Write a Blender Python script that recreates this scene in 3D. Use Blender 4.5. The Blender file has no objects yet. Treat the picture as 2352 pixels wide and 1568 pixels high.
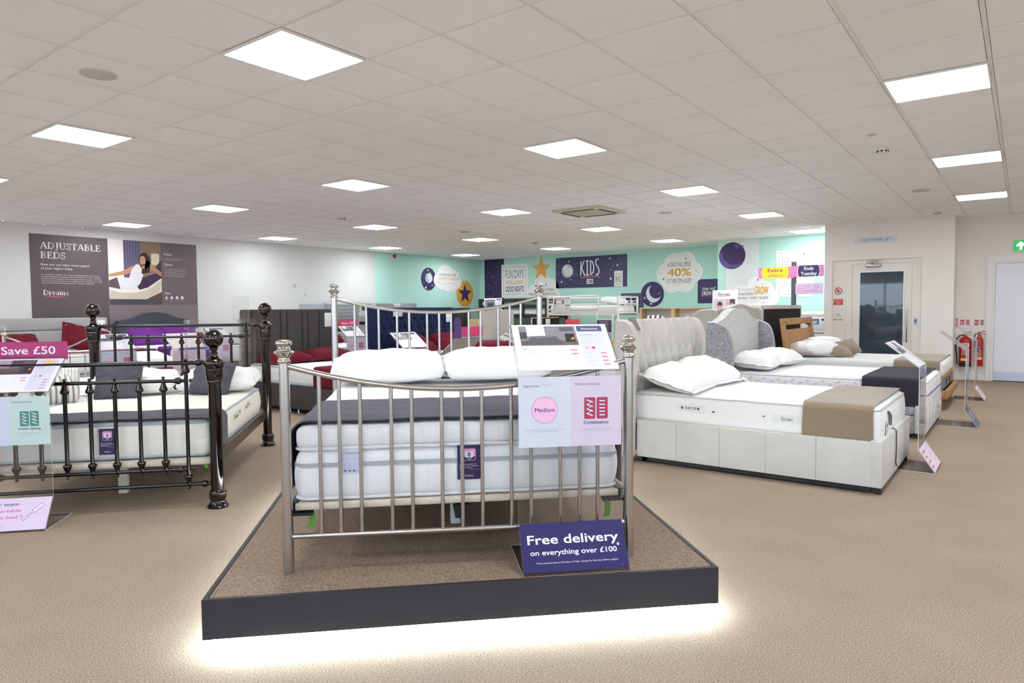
import bpy, bmesh, math, random
from mathutils import Vector, Matrix, noise
PI = math.pi
SC = bpy.context.scene
COL = SC.collection
random.seed(7)

# ------------------------------------------------------------------ materials
PANEL_E = 13.0
LED_E = 36.0
EXPO = 1.15
def s2l(c):
    return c / 12.92 if c <= .04045 else ((c + .055) / 1.055) ** 2.4
def hexc(h):
    h = h.lstrip('#')
    return tuple(s2l(int(h[i:i + 2], 16) / 255) for i in (0, 2, 4))
MATS = {}
def mat(name, col, rough=.6, metal=0., bump=None, var=0., vscale=30., sheen=0., emit=0., spec=.5, aniso=None):
    if name in MATS: return MATS[name]
    m = bpy.data.materials.new(name); m.use_nodes = True
    nt = m.node_tree; b = nt.nodes['Principled BSDF']
    c = hexc(col) if isinstance(col, str) else col
    b.inputs['Base Color'].default_value = (*c, 1)
    b.inputs['Roughness'].default_value = rough
    b.inputs['Metallic'].default_value = metal
    b.inputs['Specular IOR Level'].default_value = spec
    if sheen: b.inputs['Sheen Weight'].default_value = sheen
    if emit:
        b.inputs['Emission Color'].default_value = (*c, 1)
        b.inputs['Emission Strength'].default_value = emit
    tc = nt.nodes.new('ShaderNodeTexCoord')
    if var:
        n = nt.nodes.new('ShaderNodeTexNoise'); n.inputs['Scale'].default_value = vscale; n.inputs['Detail'].default_value = 4
        nt.links.new(tc.outputs['Object'], n.inputs['Vector'])
        r = nt.nodes.new('ShaderNodeValToRGB')
        r.color_ramp.elements[0].position = .3; r.color_ramp.elements[1].position = .7
        r.color_ramp.elements[0].color = (*[x * (1 - var) for x in c], 1)
        r.color_ramp.elements[1].color = (*[min(1, x * (1 + var)) for x in c], 1)
        nt.links.new(n.outputs['Fac'], r.inputs['Fac']); nt.links.new(r.outputs['Color'], b.inputs['Base Color'])
    if bump:
        kind, sc, st = bump
        bn = nt.nodes.new('ShaderNodeBump'); bn.inputs['Strength'].default_value = st; bn.inputs['Distance'].default_value = .006 if bump[0] == 'quilt' else min(.01, .3 / bump[1])
        if kind == 'noise':
            n = nt.nodes.new('ShaderNodeTexNoise'); n.inputs['Scale'].default_value = sc; n.inputs['Detail'].default_value = 3
            nt.links.new(tc.outputs['Object'], n.inputs['Vector']); out = n.outputs['Fac']
        elif kind == 'voro':
            n = nt.nodes.new('ShaderNodeTexVoronoi'); n.inputs['Scale'].default_value = sc
            nt.links.new(tc.outputs['Object'], n.inputs['Vector']); out = n.outputs['Distance']
        elif kind == 'wave':
            n = nt.nodes.new('ShaderNodeTexWave'); n.inputs['Scale'].default_value = sc; n.inputs['Distortion'].default_value = 2
            nt.links.new(tc.outputs['Object'], n.inputs['Vector']); out = n.outputs['Fac']
        else:  # quilt: sin grid
            sep = nt.nodes.new('ShaderNodeSeparateXYZ'); nt.links.new(tc.outputs['Object'], sep.inputs[0])
            outs = []
            for ax in (0, 1, 2):
                mu = nt.nodes.new('ShaderNodeMath'); mu.operation = 'MULTIPLY'; mu.inputs[1].default_value = sc
                nt.links.new(sep.outputs[ax], mu.inputs[0])
                si = nt.nodes.new('ShaderNodeMath'); si.operation = 'SINE'; nt.links.new(mu.outputs[0], si.inputs[0])
                ab = nt.nodes.new('ShaderNodeMath'); ab.operation = 'ABSOLUTE'; nt.links.new(si.outputs[0], ab.inputs[0])
                pw = nt.nodes.new('ShaderNodeMath'); pw.operation = 'POWER'; pw.inputs[1].default_value = .4
                nt.links.new(ab.outputs[0], pw.inputs[0]); outs.append(pw)
            a1 = nt.nodes.new('ShaderNodeMath'); nt.links.new(outs[0].outputs[0], a1.inputs[0]); nt.links.new(outs[1].outputs[0], a1.inputs[1])
            a2 = nt.nodes.new('ShaderNodeMath'); nt.links.new(a1.outputs[0], a2.inputs[0]); nt.links.new(outs[2].outputs[0], a2.inputs[1])
            out = a2.outputs[0]
        nt.links.new(out, bn.inputs['Height']); nt.links.new(bn.outputs['Normal'], b.inputs['Normal'])
    MATS[name] = m
    return m
def ink(h, rough=.45):
    return mat('ink_' + h.lstrip('#') + str(int(rough * 100)), h, rough, var=.015, vscale=60)

def acrylic(name, tint=(.985, .985, .99), gloss=.09):
    if name in MATS: return MATS[name]
    m = bpy.data.materials.new(name); m.use_nodes = True; nt = m.node_tree
    nt.nodes.remove(nt.nodes['Principled BSDF'])
    o = nt.nodes['Material Output']
    t = nt.nodes.new('ShaderNodeBsdfTransparent'); t.inputs[0].default_value = (*tint, 1)
    g = nt.nodes.new('ShaderNodeBsdfGlossy'); g.inputs['Roughness'].default_value = .04
    lw = nt.nodes.new('ShaderNodeLayerWeight'); lw.inputs['Blend'].default_value = .25
    mr = nt.nodes.new('ShaderNodeMapRange'); mr.inputs['To Min'].default_value = gloss * .5; mr.inputs['To Max'].default_value = .55
    nt.links.new(lw.outputs['Fresnel'], mr.inputs['Value'])
    mx = nt.nodes.new('ShaderNodeMixShader')
    nt.links.new(mr.outputs[0], mx.inputs[0]); nt.links.new(t.outputs[0], mx.inputs[1]); nt.links.new(g.outputs[0], mx.inputs[2])
    nt.links.new(mx.outputs[0], o.inputs[0])
    MATS[name] = m
    return m

def carpet(name, base):
    m = mat(name, base, .95, bump=('noise', 300, .35), spec=.1)
    nt = m.node_tree; b = nt.nodes['Principled BSDF']
    tc = nt.nodes.new('ShaderNodeTexCoord')
    n1 = nt.nodes.new('ShaderNodeTexNoise'); n1.inputs['Scale'].default_value = 170; n1.inputs['Detail'].default_value = 4; n1.inputs['Roughness'].default_value = .75
    n2 = nt.nodes.new('ShaderNodeTexNoise'); n2.inputs['Scale'].default_value = 2.2; n2.inputs['Detail'].default_value = 3
    for n in (n1, n2): nt.links.new(tc.outputs['Object'], n.inputs['Vector'])
    r = nt.nodes.new('ShaderNodeValToRGB'); c = hexc(base)
    r.color_ramp.elements[0].position = .34; r.color_ramp.elements[1].position = .66
    r.color_ramp.elements[0].color = (c[0] * .42, c[1] * .40, c[2] * .38, 1)
    r.color_ramp.elements[1].color = (c[0] * 1.6, c[1] * 1.6, c[2] * 1.62, 1)
    nt.links.new(n1.outputs['Fac'], r.inputs['Fac'])
    mx = nt.nodes.new('ShaderNodeMix'); mx.data_type = 'RGBA'; mx.blend_type = 'MULTIPLY'; mx.inputs[0].default_value = .22
    nt.links.new(r.outputs['Color'], mx.inputs[6]); nt.links.new(n2.outputs['Fac'], mx.inputs[7])
    nt.links.new(mx.outputs[2], b.inputs['Base Color'])
    return m

def wood(name, a, bcol, scale=3., rough=.45):
    m = mat(name, a, rough); nt = m.node_tree; b = nt.nodes['Principled BSDF']
    tc = nt.nodes.new('ShaderNodeTexCoord'); mp = nt.nodes.new('ShaderNodeMapping'); mp.inputs['Scale'].default_value = (12, 1.4, 12)
    nt.links.new(tc.outputs['Object'], mp.inputs[0])
    n = nt.nodes.new('ShaderNodeTexNoise'); n.inputs['Scale'].default_value = scale; n.inputs['Detail'].default_value = 6; n.inputs['Distortion'].default_value = .6
    nt.links.new(mp.outputs[0], n.inputs['Vector'])
    r = nt.nodes.new('ShaderNodeValToRGB'); r.color_ramp.elements[0].position = .35; r.color_ramp.elements[1].position = .68
    r.color_ramp.elements[0].color = (*hexc(bcol), 1); r.color_ramp.elements[1].color = (*hexc(a), 1)
    nt.links.new(n.outputs['Fac'], r.inputs['Fac']); nt.links.new(r.outputs['Color'], b.inputs['Base Color'])
    return m

def crushed(name, a, bcol, scale=22):
    m = mat(name, a, .38, sheen=.5, bump=('noise', 70, .3)); nt = m.node_tree; b = nt.nodes['Principled BSDF']
    tc = nt.nodes.new('ShaderNodeTexCoord')
    n = nt.nodes.new('ShaderNodeTexNoise'); n.inputs['Scale'].default_value = scale; n.inputs['Detail'].default_value = 7; n.inputs['Roughness'].default_value = .7; n.inputs['Distortion'].default_value = 1.5
    nt.links.new(tc.outputs['Object'], n.inputs['Vector'])
    r = nt.nodes.new('ShaderNodeValToRGB'); r.color_ramp.elements[0].position = .4; r.color_ramp.elements[1].position = .62
    r.color_ramp.elements[0].color = (*hexc(bcol), 1); r.color_ramp.elements[1].color = (*hexc(a), 1)
    nt.links.new(n.outputs['Fac'], r.inputs['Fac']); nt.links.new(r.outputs['Color'], b.inputs['Base Color'])
    return m

def striped(name, bg, fg, freq, width, axis=0, fine=False):
    m = mat(name, bg, .85, sheen=.2); nt = m.node_tree; b = nt.nodes['Principled BSDF']
    tc = nt.nodes.new('ShaderNodeTexCoord'); sep = nt.nodes.new('ShaderNodeSeparateXYZ'); nt.links.new(tc.outputs['Object'], sep.inputs[0])
    mu = nt.nodes.new('ShaderNodeMath'); mu.operation = 'MULTIPLY'; mu.inputs[1].default_value = freq; nt.links.new(sep.outputs[axis], mu.inputs[0])
    fr = nt.nodes.new('ShaderNodeMath'); fr.operation = 'FRACT'; nt.links.new(mu.outputs[0], fr.inputs[0])
    lt = nt.nodes.new('ShaderNodeMath'); lt.operation = 'LESS_THAN'; lt.inputs[1].default_value = width; nt.links.new(fr.outputs[0], lt.inputs[0])
    mx = nt.nodes.new('ShaderNodeMix'); mx.data_type = 'RGBA'
    nt.links.new(lt.outputs[0], mx.inputs[0]); mx.inputs[6].default_value = (*hexc(bg), 1); mx.inputs[7].default_value = (*hexc(fg), 1)
    nt.links.new(mx.outputs[2], b.inputs['Base Color'])
    return m

# ------------------------------------------------------------------ mesh builder
class MB:
    def __init__(s): s.v = []; s.f = []; s.m = []; s.s = []
    def add(s, vs, fs, m=0, smooth=False):
        o = len(s.v); s.v += [tuple(p) for p in vs]
        for f in fs: s.f.append([i + o for i in f]); s.m.append(m); s.s.append(smooth)
        return s
    def box(s, x0, x1, y0, y1, z0, z1, m=0, M=None):
        vs = [Vector((x, y, z)) for x in (x0, x1) for y in (y0, y1) for z in (z0, z1)]
        if M: vs = [M @ p for p in vs]
        return s.add(vs, [(0, 1, 3, 2), (4, 6, 7, 5), (0, 4, 5, 1), (2, 3, 7, 6), (0, 2, 6, 4), (1, 5, 7, 3)], m)
    def rbox(s, x0, x1, y0, y1, z0, z1, r=.01, seg=3, m=0, M=None, fn=None, cuts=0):
        bm = bmesh.new(); bmesh.ops.create_cube(bm, size=1)
        for v in bm.verts:
            v.co = Vector(((x0 + x1) / 2 + v.co.x * (x1 - x0), (y0 + y1) / 2 + v.co.y * (y1 - y0), (z0 + z1) / 2 + v.co.z * (z1 - z0)))
        bmesh.ops.bevel(bm, geom=bm.edges[:], offset=r, segments=seg, profile=.5, affect='EDGES')
        if cuts:
            es = [e for e in bm.edges if e.calc_length() > .12]
            bmesh.ops.subdivide_edges(bm, edges=es, cuts=cuts, use_grid_fill=True)
        bm.verts.index_update()
        vs = [v.co.copy() for v in bm.verts]
        if fn: vs = [fn(p) for p in vs]
        if M: vs = [M @ p for p in vs]
        s.add(vs, [[v.index for v in f.verts] for f in bm.faces], m, True); bm.free()
        return s
    def tube(s, pts, r, n=12, m=0, cap=True, flat=None):
        pts = [Vector(p) for p in pts]; N = len(pts); rs = r if isinstance(r, (list, tuple)) else [r] * N
        vs = []; up = None
        for i, p in enumerate(pts):
            t = (pts[min(i + 1, N - 1)] - pts[max(i - 1, 0)]).normalized()
            if up is None:
                up = Vector((0, 0, 1)) if abs(t.z) < .9 else Vector((1, 0, 0))
            a = (up - t * up.dot(t)).normalized(); b = t.cross(a); up = a
            for k in range(n):
                an = 2 * PI * k / n
                ca, sa = math.cos(an) * rs[i], math.sin(an) * rs[i]
                if flat: ca *= flat[0]; sa *= flat[1]
                vs.append(p + a * ca + b * sa)
        fs = [(i * n + k, i * n + (k + 1) % n, (i + 1) * n + (k + 1) % n, (i + 1) * n + k) for i in range(N - 1) for k in range(n)]
        s.add(vs, fs, m, True)
        if cap: s.add([vs[k] for k in range(n)][::-1] + [vs[(N - 1) * n + k] for k in range(n)], [list(range(n)), list(range(n, 2 * n))], m)
        return s
    def lathe(s, prof, o=(0, 0, 0), n=20, m=0, axis=None):
        M = Matrix.Translation(o)
        if axis is not None: M = M @ Vector((0, 0, 1)).rotation_difference(Vector(axis)).to_matrix().to_4x4()
        vs = [M @ Vector((r * math.cos(2 * PI * k / n), r * math.sin(2 * PI * k / n), z)) for r, z in prof for k in range(n)]
        fs = [(i * n + k, i * n + (k + 1) % n, (i + 1) * n + (k + 1) % n, (i + 1) * n + k) for i in range(len(prof) - 1) for k in range(n)]
        s.add(vs, fs, m, True)
        if prof[0][0] > 1e-4: s.add(vs[:n][::-1], [list(range(n))], m)
        if prof[-1][0] > 1e-4: s.add(vs[-n:], [list(range(n))], m)
        return s
    def prism(s, outline, O, U, V, N, d, m=0, em=None, smooth=False):
        O, U, V, N = Vector(O), Vector(U), Vector(V), Vector(N); k = len(outline)
        a = [O + U * u + V * v for u, v in outline]; b = [p + N * d for p in a]
        s.add(a + b, [list(range(k))[::-1], list(range(k, 2 * k))], m)
        s.add(a + b, [(i, (i + 1) % k, k + (i + 1) % k, k + i) for i in range(k)], m if em is None else em, smooth)
        return s
    def grid(s, fn, nu, nv, m=0, smooth=True, cu=False):
        vs = [fn(i / nu, j / nv) for j in range(nv + 1) for i in range(nu + 1)]
        fs = [(j * (nu + 1) + i, j * (nu + 1) + i + 1, (j + 1) * (nu + 1) + i + 1, (j + 1) * (nu + 1) + i) for j in range(nv) for i in range(nu)]
        return s.add(vs, fs, m, smooth)
    def build(s, name, mats, parent=None, loc=None, fix=True):
        me = bpy.data.meshes.new(name); me.from_pydata(s.v, [], s.f)
        for m in (mats if isinstance(mats, (list, tuple)) else [mats]): me.materials.append(m)
        me.polygons.foreach_set('material_index', s.m); me.polygons.foreach_set('use_smooth', s.s)
        if fix:
            bm = bmesh.new(); bm.from_mesh(me); bmesh.ops.remove_doubles(bm, verts=bm.verts, dist=1e-5)
            bmesh.ops.recalc_face_normals(bm, faces=bm.faces); bm.to_mesh(me); bm.free()
        me.update()
        try: me.set_sharp_from_angle(angle=math.radians(50))
        except Exception: pass
        o = bpy.data.objects.new(name, me); COL.objects.link(o)
        if parent: o.parent = parent
        if loc: o.location = loc
        return o

def tag(o, label, cat, group=None):
    o['label'] = label; o['category'] = cat
    if group: o['group'] = group
    return o
def thing(name, label, cat, loc=(0, 0, 0), rz=0, group=None, rx=0, ry=0):
    o = bpy.data.objects.new(name, None); COL.objects.link(o); o.empty_display_size = .1
    o.location = loc; o.rotation_euler = (rx, ry, rz)
    return tag(o, label, cat, group)
def struct(o): o['kind'] = 'structure'; return o
def copy_tree(o, parent=None):
    c = o.copy(); COL.objects.link(c)
    if parent: c.parent = parent
    for ch in list(o.children): copy_tree(ch, c)
    return c
def nz(x, y, z): return noise.noise(Vector((x, y, z)))

# ------------------------------------------------------------------ lettering and prints
TXT = {}
def text_mesh(s, bold=0.):
    key = (s, bold)
    if key not in TXT:
        c = bpy.data.curves.new('t', 'FONT'); c.body = s; c.size = 1; c.resolution_u = 3; c.offset = bold
        o = bpy.data.objects.new('t', c); COL.objects.link(o)
        bpy.context.view_layer.update()
        me = bpy.data.meshes.new_from_object(o.evaluated_get(bpy.context.evaluated_depsgraph_get()))
        vs = [(v.co.x, v.co.y) for v in me.vertices]; fs = [list(p.vertices) for p in me.polygons]
        bpy.data.objects.remove(o); bpy.data.curves.remove(c); bpy.data.meshes.remove(me)
        TXT[key] = (vs, fs)
    return TXT[key]
CAP = None
class Print:
    """flat graphics on a plane: O origin, U right, V up, N out"""
    def __init__(s, O, U, V, N=None, lift=.0006):
        s.O, s.U, s.V = Vector(O), Vector(U).normalized(), Vector(V).normalized()
        s.N = Vector(N).normalized() if N else s.U.cross(s.V)
        s.mb = MB(); s.mats = []; s.lift = lift; s.k = 1
    def mi(s, c):
        m = ink(c) if isinstance(c, str) else c
        if m not in s.mats: s.mats.append(m)
        return s.mats.index(m)
    def P(s, u, v, l): return s.O + s.U * u + s.V * v + s.N * (s.lift * l)
    def poly(s, pts, c, l=1):
        s.mb.add([s.P(u, v, l) for u, v in pts], [list(range(len(pts)))], s.mi(c)); return s
    def rect(s, u0, v0, u1, v1, c, l=1): return s.poly([(u0, v0), (u1, v0), (u1, v1), (u0, v1)], c, l)
    def ell(s, u, v, ru, rv, c, l=1, n=40): return s.poly([(u + ru * math.cos(2 * PI * i / n), v + rv * math.sin(2 * PI * i / n)) for i in range(n)], c, l)
    def ring(s, u, v, r0, r1, c, l=1, n=40, a0=0, a1=2 * PI):
        pts = []
        for i in range(n + 1):
            a = a0 + (a1 - a0) * i / n; pts += [s.P(u + r0 * math.cos(a), v + r0 * math.sin(a), l), s.P(u + r1 * math.cos(a), v + r1 * math.sin(a), l)]
        s.mb.add(pts, [(2 * i, 2 * i + 1, 2 * i + 3, 2 * i + 2) for i in range(n)], s.mi(c)); return s
    def rrect(s, u0, v0, u1, v1, r, c, l=1):
        pts = []
        for cx, cy, a in ((u1 - r, v1 - r, 0), (u0 + r, v1 - r, 90), (u0 + r, v0 + r, 180), (u1 - r, v0 + r, 270)):
            for k in range(5): t = math.radians(a + 22.5 * k); pts.append((cx + r * math.cos(t), cy + r * math.sin(t)))
        return s.poly(pts, c, l)
    def line(s, pts, w, c, l=1):
        for (a, b), (d, e) in zip(pts, pts[1:]):
            L = math.hypot(d - a, e - b) or 1; nx, ny = -(e - b) / L * w / 2, (d - a) / L * w / 2
            s.poly([(a - nx, b - ny), (d - nx, e - ny), (d + nx, e + ny), (a + nx, b + ny)], c, l)
        return s
    def star(s, u, v, r, c, l=1, rot=0, inner=.42):
        return s.poly(star_pts(u, v, r, rot, inner), c, l)
    def dash(s, u0, v0, u1, v1, c, w=.01, d=.04, l=1):
        for (a, b), (e, f) in (((u0, v0), (u1, v0)), ((u1, v0), (u1, v1)), ((u1, v1), (u0, v1)), ((u0, v1), (u0, v0))):
            L = math.hypot(e - a, f - b); n = max(2, int(L / (2 * d)))
            for i in range(n):
                t0, t1 = i / n, (i + .55) / n
                s.line([(a + (e - a) * t0, b + (f - b) * t0), (a + (e - a) * t1, b + (f - b) * t1)], w, c, l)
        return s
    def text(s, t, u, v, h, c, w=None, align='l', bold=0., l=2, slant=0., xs=1.):
        """cap height h, baseline v; w = exact width if given"""
        global CAP
        if CAP is None: CAP = max(y for x, y in text_mesh('H')[0])
        vs, fs = text_mesh(t, min(bold, 0))
        if not vs: return s
        if bold > .015:
            q = bold * h * .8
            for i_, (du, dv) in enumerate(((-q, -q * .7), (q, -q * .7), (-q, q * .7), (q, q * .7))): s.text(t, u + du, v + dv, h, c, w, align, 0., l + .12 + .12 * i_, slant, xs)
        x0 = min(p[0] for p in vs); x1 = max(p[0] for p in vs); k = h / CAP
        kx = (w / (x1 - x0)) if w else k * xs
        W = (x1 - x0) * kx; off = {'l': 0, 'c': -W / 2, 'r': -W}[align]
        s.mb.add([s.P(u + off + (x - x0) * kx + slant * y * k, v + y * k, l) for x, y in vs], fs, s.mi(c)); return s
    def lines(s, u0, v0, u1, n, dv, c='#b9b7c2', w=.0016, l=2):
        for i in range(n):
            e = u1 - (u1 - u0) * (.05 + .3 * random.random()) if i == n - 1 else u1 - (u1 - u0) * .06 * random.random()
            s.rect(u0, v0 - i * dv - w, e, v0 - i * dv, c, l)
        return s
    def build(s, name, parent=None): return s.mb.build(name, s.mats, parent, fix=False)
def star_pts(u, v, r, rot=0, inner=.42):
    return [(u + (r if i % 2 == 0 else r * inner) * math.sin(rot + PI * i / 5), v + (r if i % 2 == 0 else r * inner) * math.cos(rot + PI * i / 5)) for i in range(10)]
def ell_pts(u, v, ru, rv, n=48): return [(u + ru * math.cos(2 * PI * i / n), v + rv * math.sin(2 * PI * i / n)) for i in range(n)]
def cloud_pts(w, h, bumps):
    """outline of a union of circles (u, v, r) as seen from its centre, clipped to flat bottom"""
    pts = []
    for i in range(120):
        a = 2 * PI * i / 120; d = Vector((math.cos(a), math.sin(a))); best = 0
        for u, v, r in bumps:
            b = d.x * u + d.y * v; q = b * b - (u * u + v * v - r * r)
            if q >= 0: best = max(best, b + math.sqrt(q))
        pts.append((d.x * best * w, d.y * best * h))
    return pts
def serif(P, t, u, v, h, c, w=None, l=2, lw=.13, th=.05):
    """upright roman lettering drawn from stems, hairlines, bowls and slab serifs (cap height 1)"""
    def arc(cx, cy, rx, ry, a0, a1, n=14): return [(cx + rx * math.cos(math.radians(a0 + (a1 - a0) * i / n)), cy + ry * math.sin(math.radians(a0 + (a1 - a0) * i / n))) for i in range(n + 1)]
    T, t_ = lw, th
    G = {
     'A': (.86, [([(.08, 0), (.40, 1)], t_), ([(.44, 1), (.76, 0)], T), ([(.22, .34), (.62, .34)], t_), ([(0, .02), (.2, .02)], t_), ([(.6, .02), (.86, .02)], t_)]),
     'D': (.86, [([(.17, 0), (.17, 1)], T), (arc(.3, .5, .47, .48, -90, 90), .09), ([(.05, .02), (.34, .02)], t_), ([(.05, .98), (.34, .98)], t_)]),
     'J': (.5, [([(.3, .1), (.3, 1)], T), (arc(.12, -.02, .19, .18, 20, -110, 8), t_), ([(.14, .98), (.46, .98)], t_)]),
     'U': (.86, [([(.17, 1), (.17, .3)], T), (arc(.43, .3, .27, .28, 180, 360), .07), ([(.7, .3), (.7, 1)], t_), ([(.03, .98), (.31, .98)], t_), ([(.58, .98), (.82, .98)], t_)]),
     'S': (.62, [(arc(.3, .74, .2, .24, 30, 270), .09), (arc(.3, .26, .22, .24, 90, -150), .09), ([(.5, .72), (.5, .98)], t_), ([(.08, .02), (.08, .28)], t_)]),
     'T': (.76, [([(.38, 0), (.38, 1)], T), ([(.03, .97), (.73, .97)], .06), ([(.05, .76), (.05, .98)], t_), ([(.71, .76), (.71, .98)], t_), ([(.24, .02), (.52, .02)], t_)]),
     'B': (.74, [([(.17, 0), (.17, 1)], T), (arc(.3, .75, .26, .23, -90, 90), .08), (arc(.32, .27, .31, .25, -90, 90), .09), ([(.05, .02), (.34, .02)], t_), ([(.05, .98), (.32, .98)], t_), ([(.17, .52), (.34, .52)], t_)]),
     'L': (.66, [([(.17, 0), (.17, 1)], T), ([(.04, .02), (.62, .02)], t_), ([(.61, 0), (.61, .25)], t_), ([(.04, .98), (.31, .98)], t_)]),
     'E': (.7, [([(.17, 0), (.17, 1)], T), ([(.04, .02), (.64, .02)], t_), ([(.63, 0), (.63, .24)], t_), ([(.04, .98), (.6, .98)], t_), ([(.59, .78), (.59, 1)], t_), ([(.17, .52), (.48, .52)], t_), ([(.48, .4), (.48, .64)], t_)]),
     'r': (.5, [([(.14, 0), (.14, .66)], T), (arc(.34, .44, .2, .21, 160, 50, 6), .08), ([(.02, .02), (.3, .02)], t_), ([(.02, .65), (.16, .65)], t_)]),
     'e': (.58, [(arc(.28, .33, .22, .32, 0, 320), .09), ([(.08, .36), (.5, .36)], t_)]),
     'a': (.6, [(arc(.26, .46, .16, .2, 150, 0, 8), .07), ([(.42, .5), (.42, .08)], T), (arc(.25, .18, .17, .17, 40, 320), .08), ([(.42, .03), (.56, .03)], t_)]),
     'm': (1.0, [([(.14, 0), (.14, .66)], T), (arc(.3, .42, .17, .23, 170, 0, 8), .07), ([(.47, .45), (.47, 0)], T), (arc(.64, .42, .17, .23, 170, 0, 8), .07), ([(.81, .45), (.81, 0)], T), ([(.02, .02), (.26, .02)], t_), ([(.36, .02), (.58, .02)], t_), ([(.7, .02), (.93, .02)], t_), ([(.02, .65), (.14, .65)], t_)]),
     's': (.48, [(arc(.23, .49, .14, .16, 30, 270), .08), (arc(.23, .17, .16, .16, 90, -150), .08)]),
     ' ': (.35, [])}
    tot = sum(G[ch][0] for ch in t) * 1.04
    k = w / tot if w else h; x = 0
    for ch in t:
        W, st = G[ch]
        for pts, lw_ in st:
            P.line([(u + (x + a) * k, v + b * h) for a, b in pts], lw_ * h, c, l)
        x += W * 1.04
    return P
# ------------------------------------------------------------------ soft goods
def soft_pillow(mb, L, W, H, seed=0, pinch=.035, wr=.012, n=30, m=0, flatb=.35, p=3.4):
    """pillow centred on the origin lying in XY; bottom flatter than top"""
    def surf(sgn):
        def f(a, b):
            u, v = a * 2 - 1, b * 2 - 1
            t = max(0, (1 - abs(u) ** p)) ** .42 * max(0, (1 - abs(v) ** p)) ** .42; rc = 1 - .075 * (u * v) ** 4; u0, v0 = u, v; u, v = u * rc, v * rc
            x = L / 2 * u * (1 - pinch * (1 - v * v)); y = W / 2 * v * (1 - pinch * (1 - u * u))
            z = t * H * ((1 - flatb) if sgn > 0 else -flatb)
            e = wr * (nz(u * 2.2 + seed * 3.1, v * 2.2, seed) + .6 * nz(u * 5 + seed, v * 5, 3.3 + seed)) * min(1, t * 2)
            c = wr * 1.1 * (math.sin(11 * v + 3 * nz(u * 2, v * 3, seed)) * abs(u) ** 4 + .5 * math.sin(9 * (u + v * .7) + seed) * abs(u * v)) * min(1, t * 3)
            return Vector((x, y, z + (e + c) * (1 if sgn > 0 else .3)))
        return f
    mb.grid(surf(1), n, n, m); mb.grid(surf(-1), n, n, m)
    return mb
PIL = {}
def pillow(name, label, loc, L, W, H, m, rz=0, rx=0, ry=0, seed=0, group=None, cat='pillow', border=0, pinch=.035, wr=.014, flatb=.35):
    mb = MB(); soft_pillow(mb, L, W, H, seed, pinch, wr, flatb=flatb)
    if border:
        k = 24; o1 = []
        for i in range(4 * k):
            e, t = divmod(i, k); t = t / k * 2 - 1
            u, v = ((t, -1), (1, t), (-t, 1), (-1, -t))[e]
            o1.append((u, v))
        inn = [Vector((L / 2 * u * (1 - pinch * (1 - v * v)) * .97, W / 2 * v * (1 - pinch * (1 - u * u)) * .97, 0)) for u, v in o1]
        out = [Vector(((L / 2 + border) * u, (W / 2 + border) * v, .012 * nz(u * 4, v * 4, seed))) for u, v in o1]
        n = len(inn); th = Vector((0, 0, .004))
        mb.add([p + th for p in inn] + [p + th * .5 for p in out], [(i, (i + 1) % n, n + (i + 1) % n, n + i) for i in range(n)], 0, True)
        mb.add([p - th for p in inn] + [p - th * .5 for p in out], [(i, (i + 1) % n, n + (i + 1) % n, n + i) for i in range(n)], 0, True)
    o = mb.build(name, m, loc=loc); o.rotation_euler = (rx, ry, rz)
    return tag(o, label, cat, group)
def ring_pts(x0, x1, y0, y1, z, r, n=8, wob=.0, seed=0):
    pts = []
    for cx, cy, a in ((x1 - r, y1 - r, 0), (x0 + r, y1 - r, 90), (x0 + r, y0 + r, 180), (x1 - r, y0 + r, 270)):
        for k in range(n + 1):
            t = math.radians(a + 90 * k / n); pts.append(Vector((cx + r * math.cos(t), cy + r * math.sin(t), z)))
    # densify
    out = []
    for i, p in enumerate(pts):
        q = pts[(i + 1) % len(pts)]; k = max(1, int((q - p).length / .12))
        for j in range(k):
            s = p + (q - p) * j / k; s.z += wob * nz(s.x * 6, s.y * 6, seed); out.append(s)
    out.append(out[0].copy())
    return out
def mattress(label, loc, rz, L, W, H, m, pipe, group=None, bulge=.012, name='mattress', r=.05, seed=0, bands=()):
    """local: x 0..L, y 0..W, z 0..H; body + piping + bands"""
    t = thing(name, label, 'mattress', loc, rz, group)
    def fn(p):
        k = math.sin(PI * min(1, max(0, p.z / H)))
        c = Vector((L / 2, W / 2, 0)); q = p.copy()
        sx, sy = (p.x - c.x) / (L / 2), (p.y - c.y) / (W / 2)
        if abs(sx) > .9: q.x += bulge * k * (1 if sx > 0 else -1)
        if abs(sy) > .9: q.y += bulge * k * (1 if sy > 0 else -1)
        if p.z > H * .9: q.z += .006 * nz(p.x * 3, p.y * 3, seed)
        return q
    mb = MB().rbox(0, L, 0, W, 0, H, r, 4, fn=fn, cuts=14)
    mb.build('body', m, t)
    if pipe:
        for z in (H * .93, H * .05):
            MB().tube(ring_pts(.0, L, .0, W, z, .06, wob=.004, seed=seed), .0065, 8, cap=False).build('piping', pipe, t)
    for z0, z1, bm_ in bands:
        a = ring_pts(-.004 - bulge * .9, L + .004 + bulge * .9, -.004 - bulge * .9, W + .004 + bulge * .9, z0, .06); b = [Vector((p.x, p.y, z1)) for p in a]
        n = len(a); MB().add(a + b, [(i, i + 1, n + i + 1, n + i) for i in range(n - 1)], 0, True).build('band', bm_, t)
    return t
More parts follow.
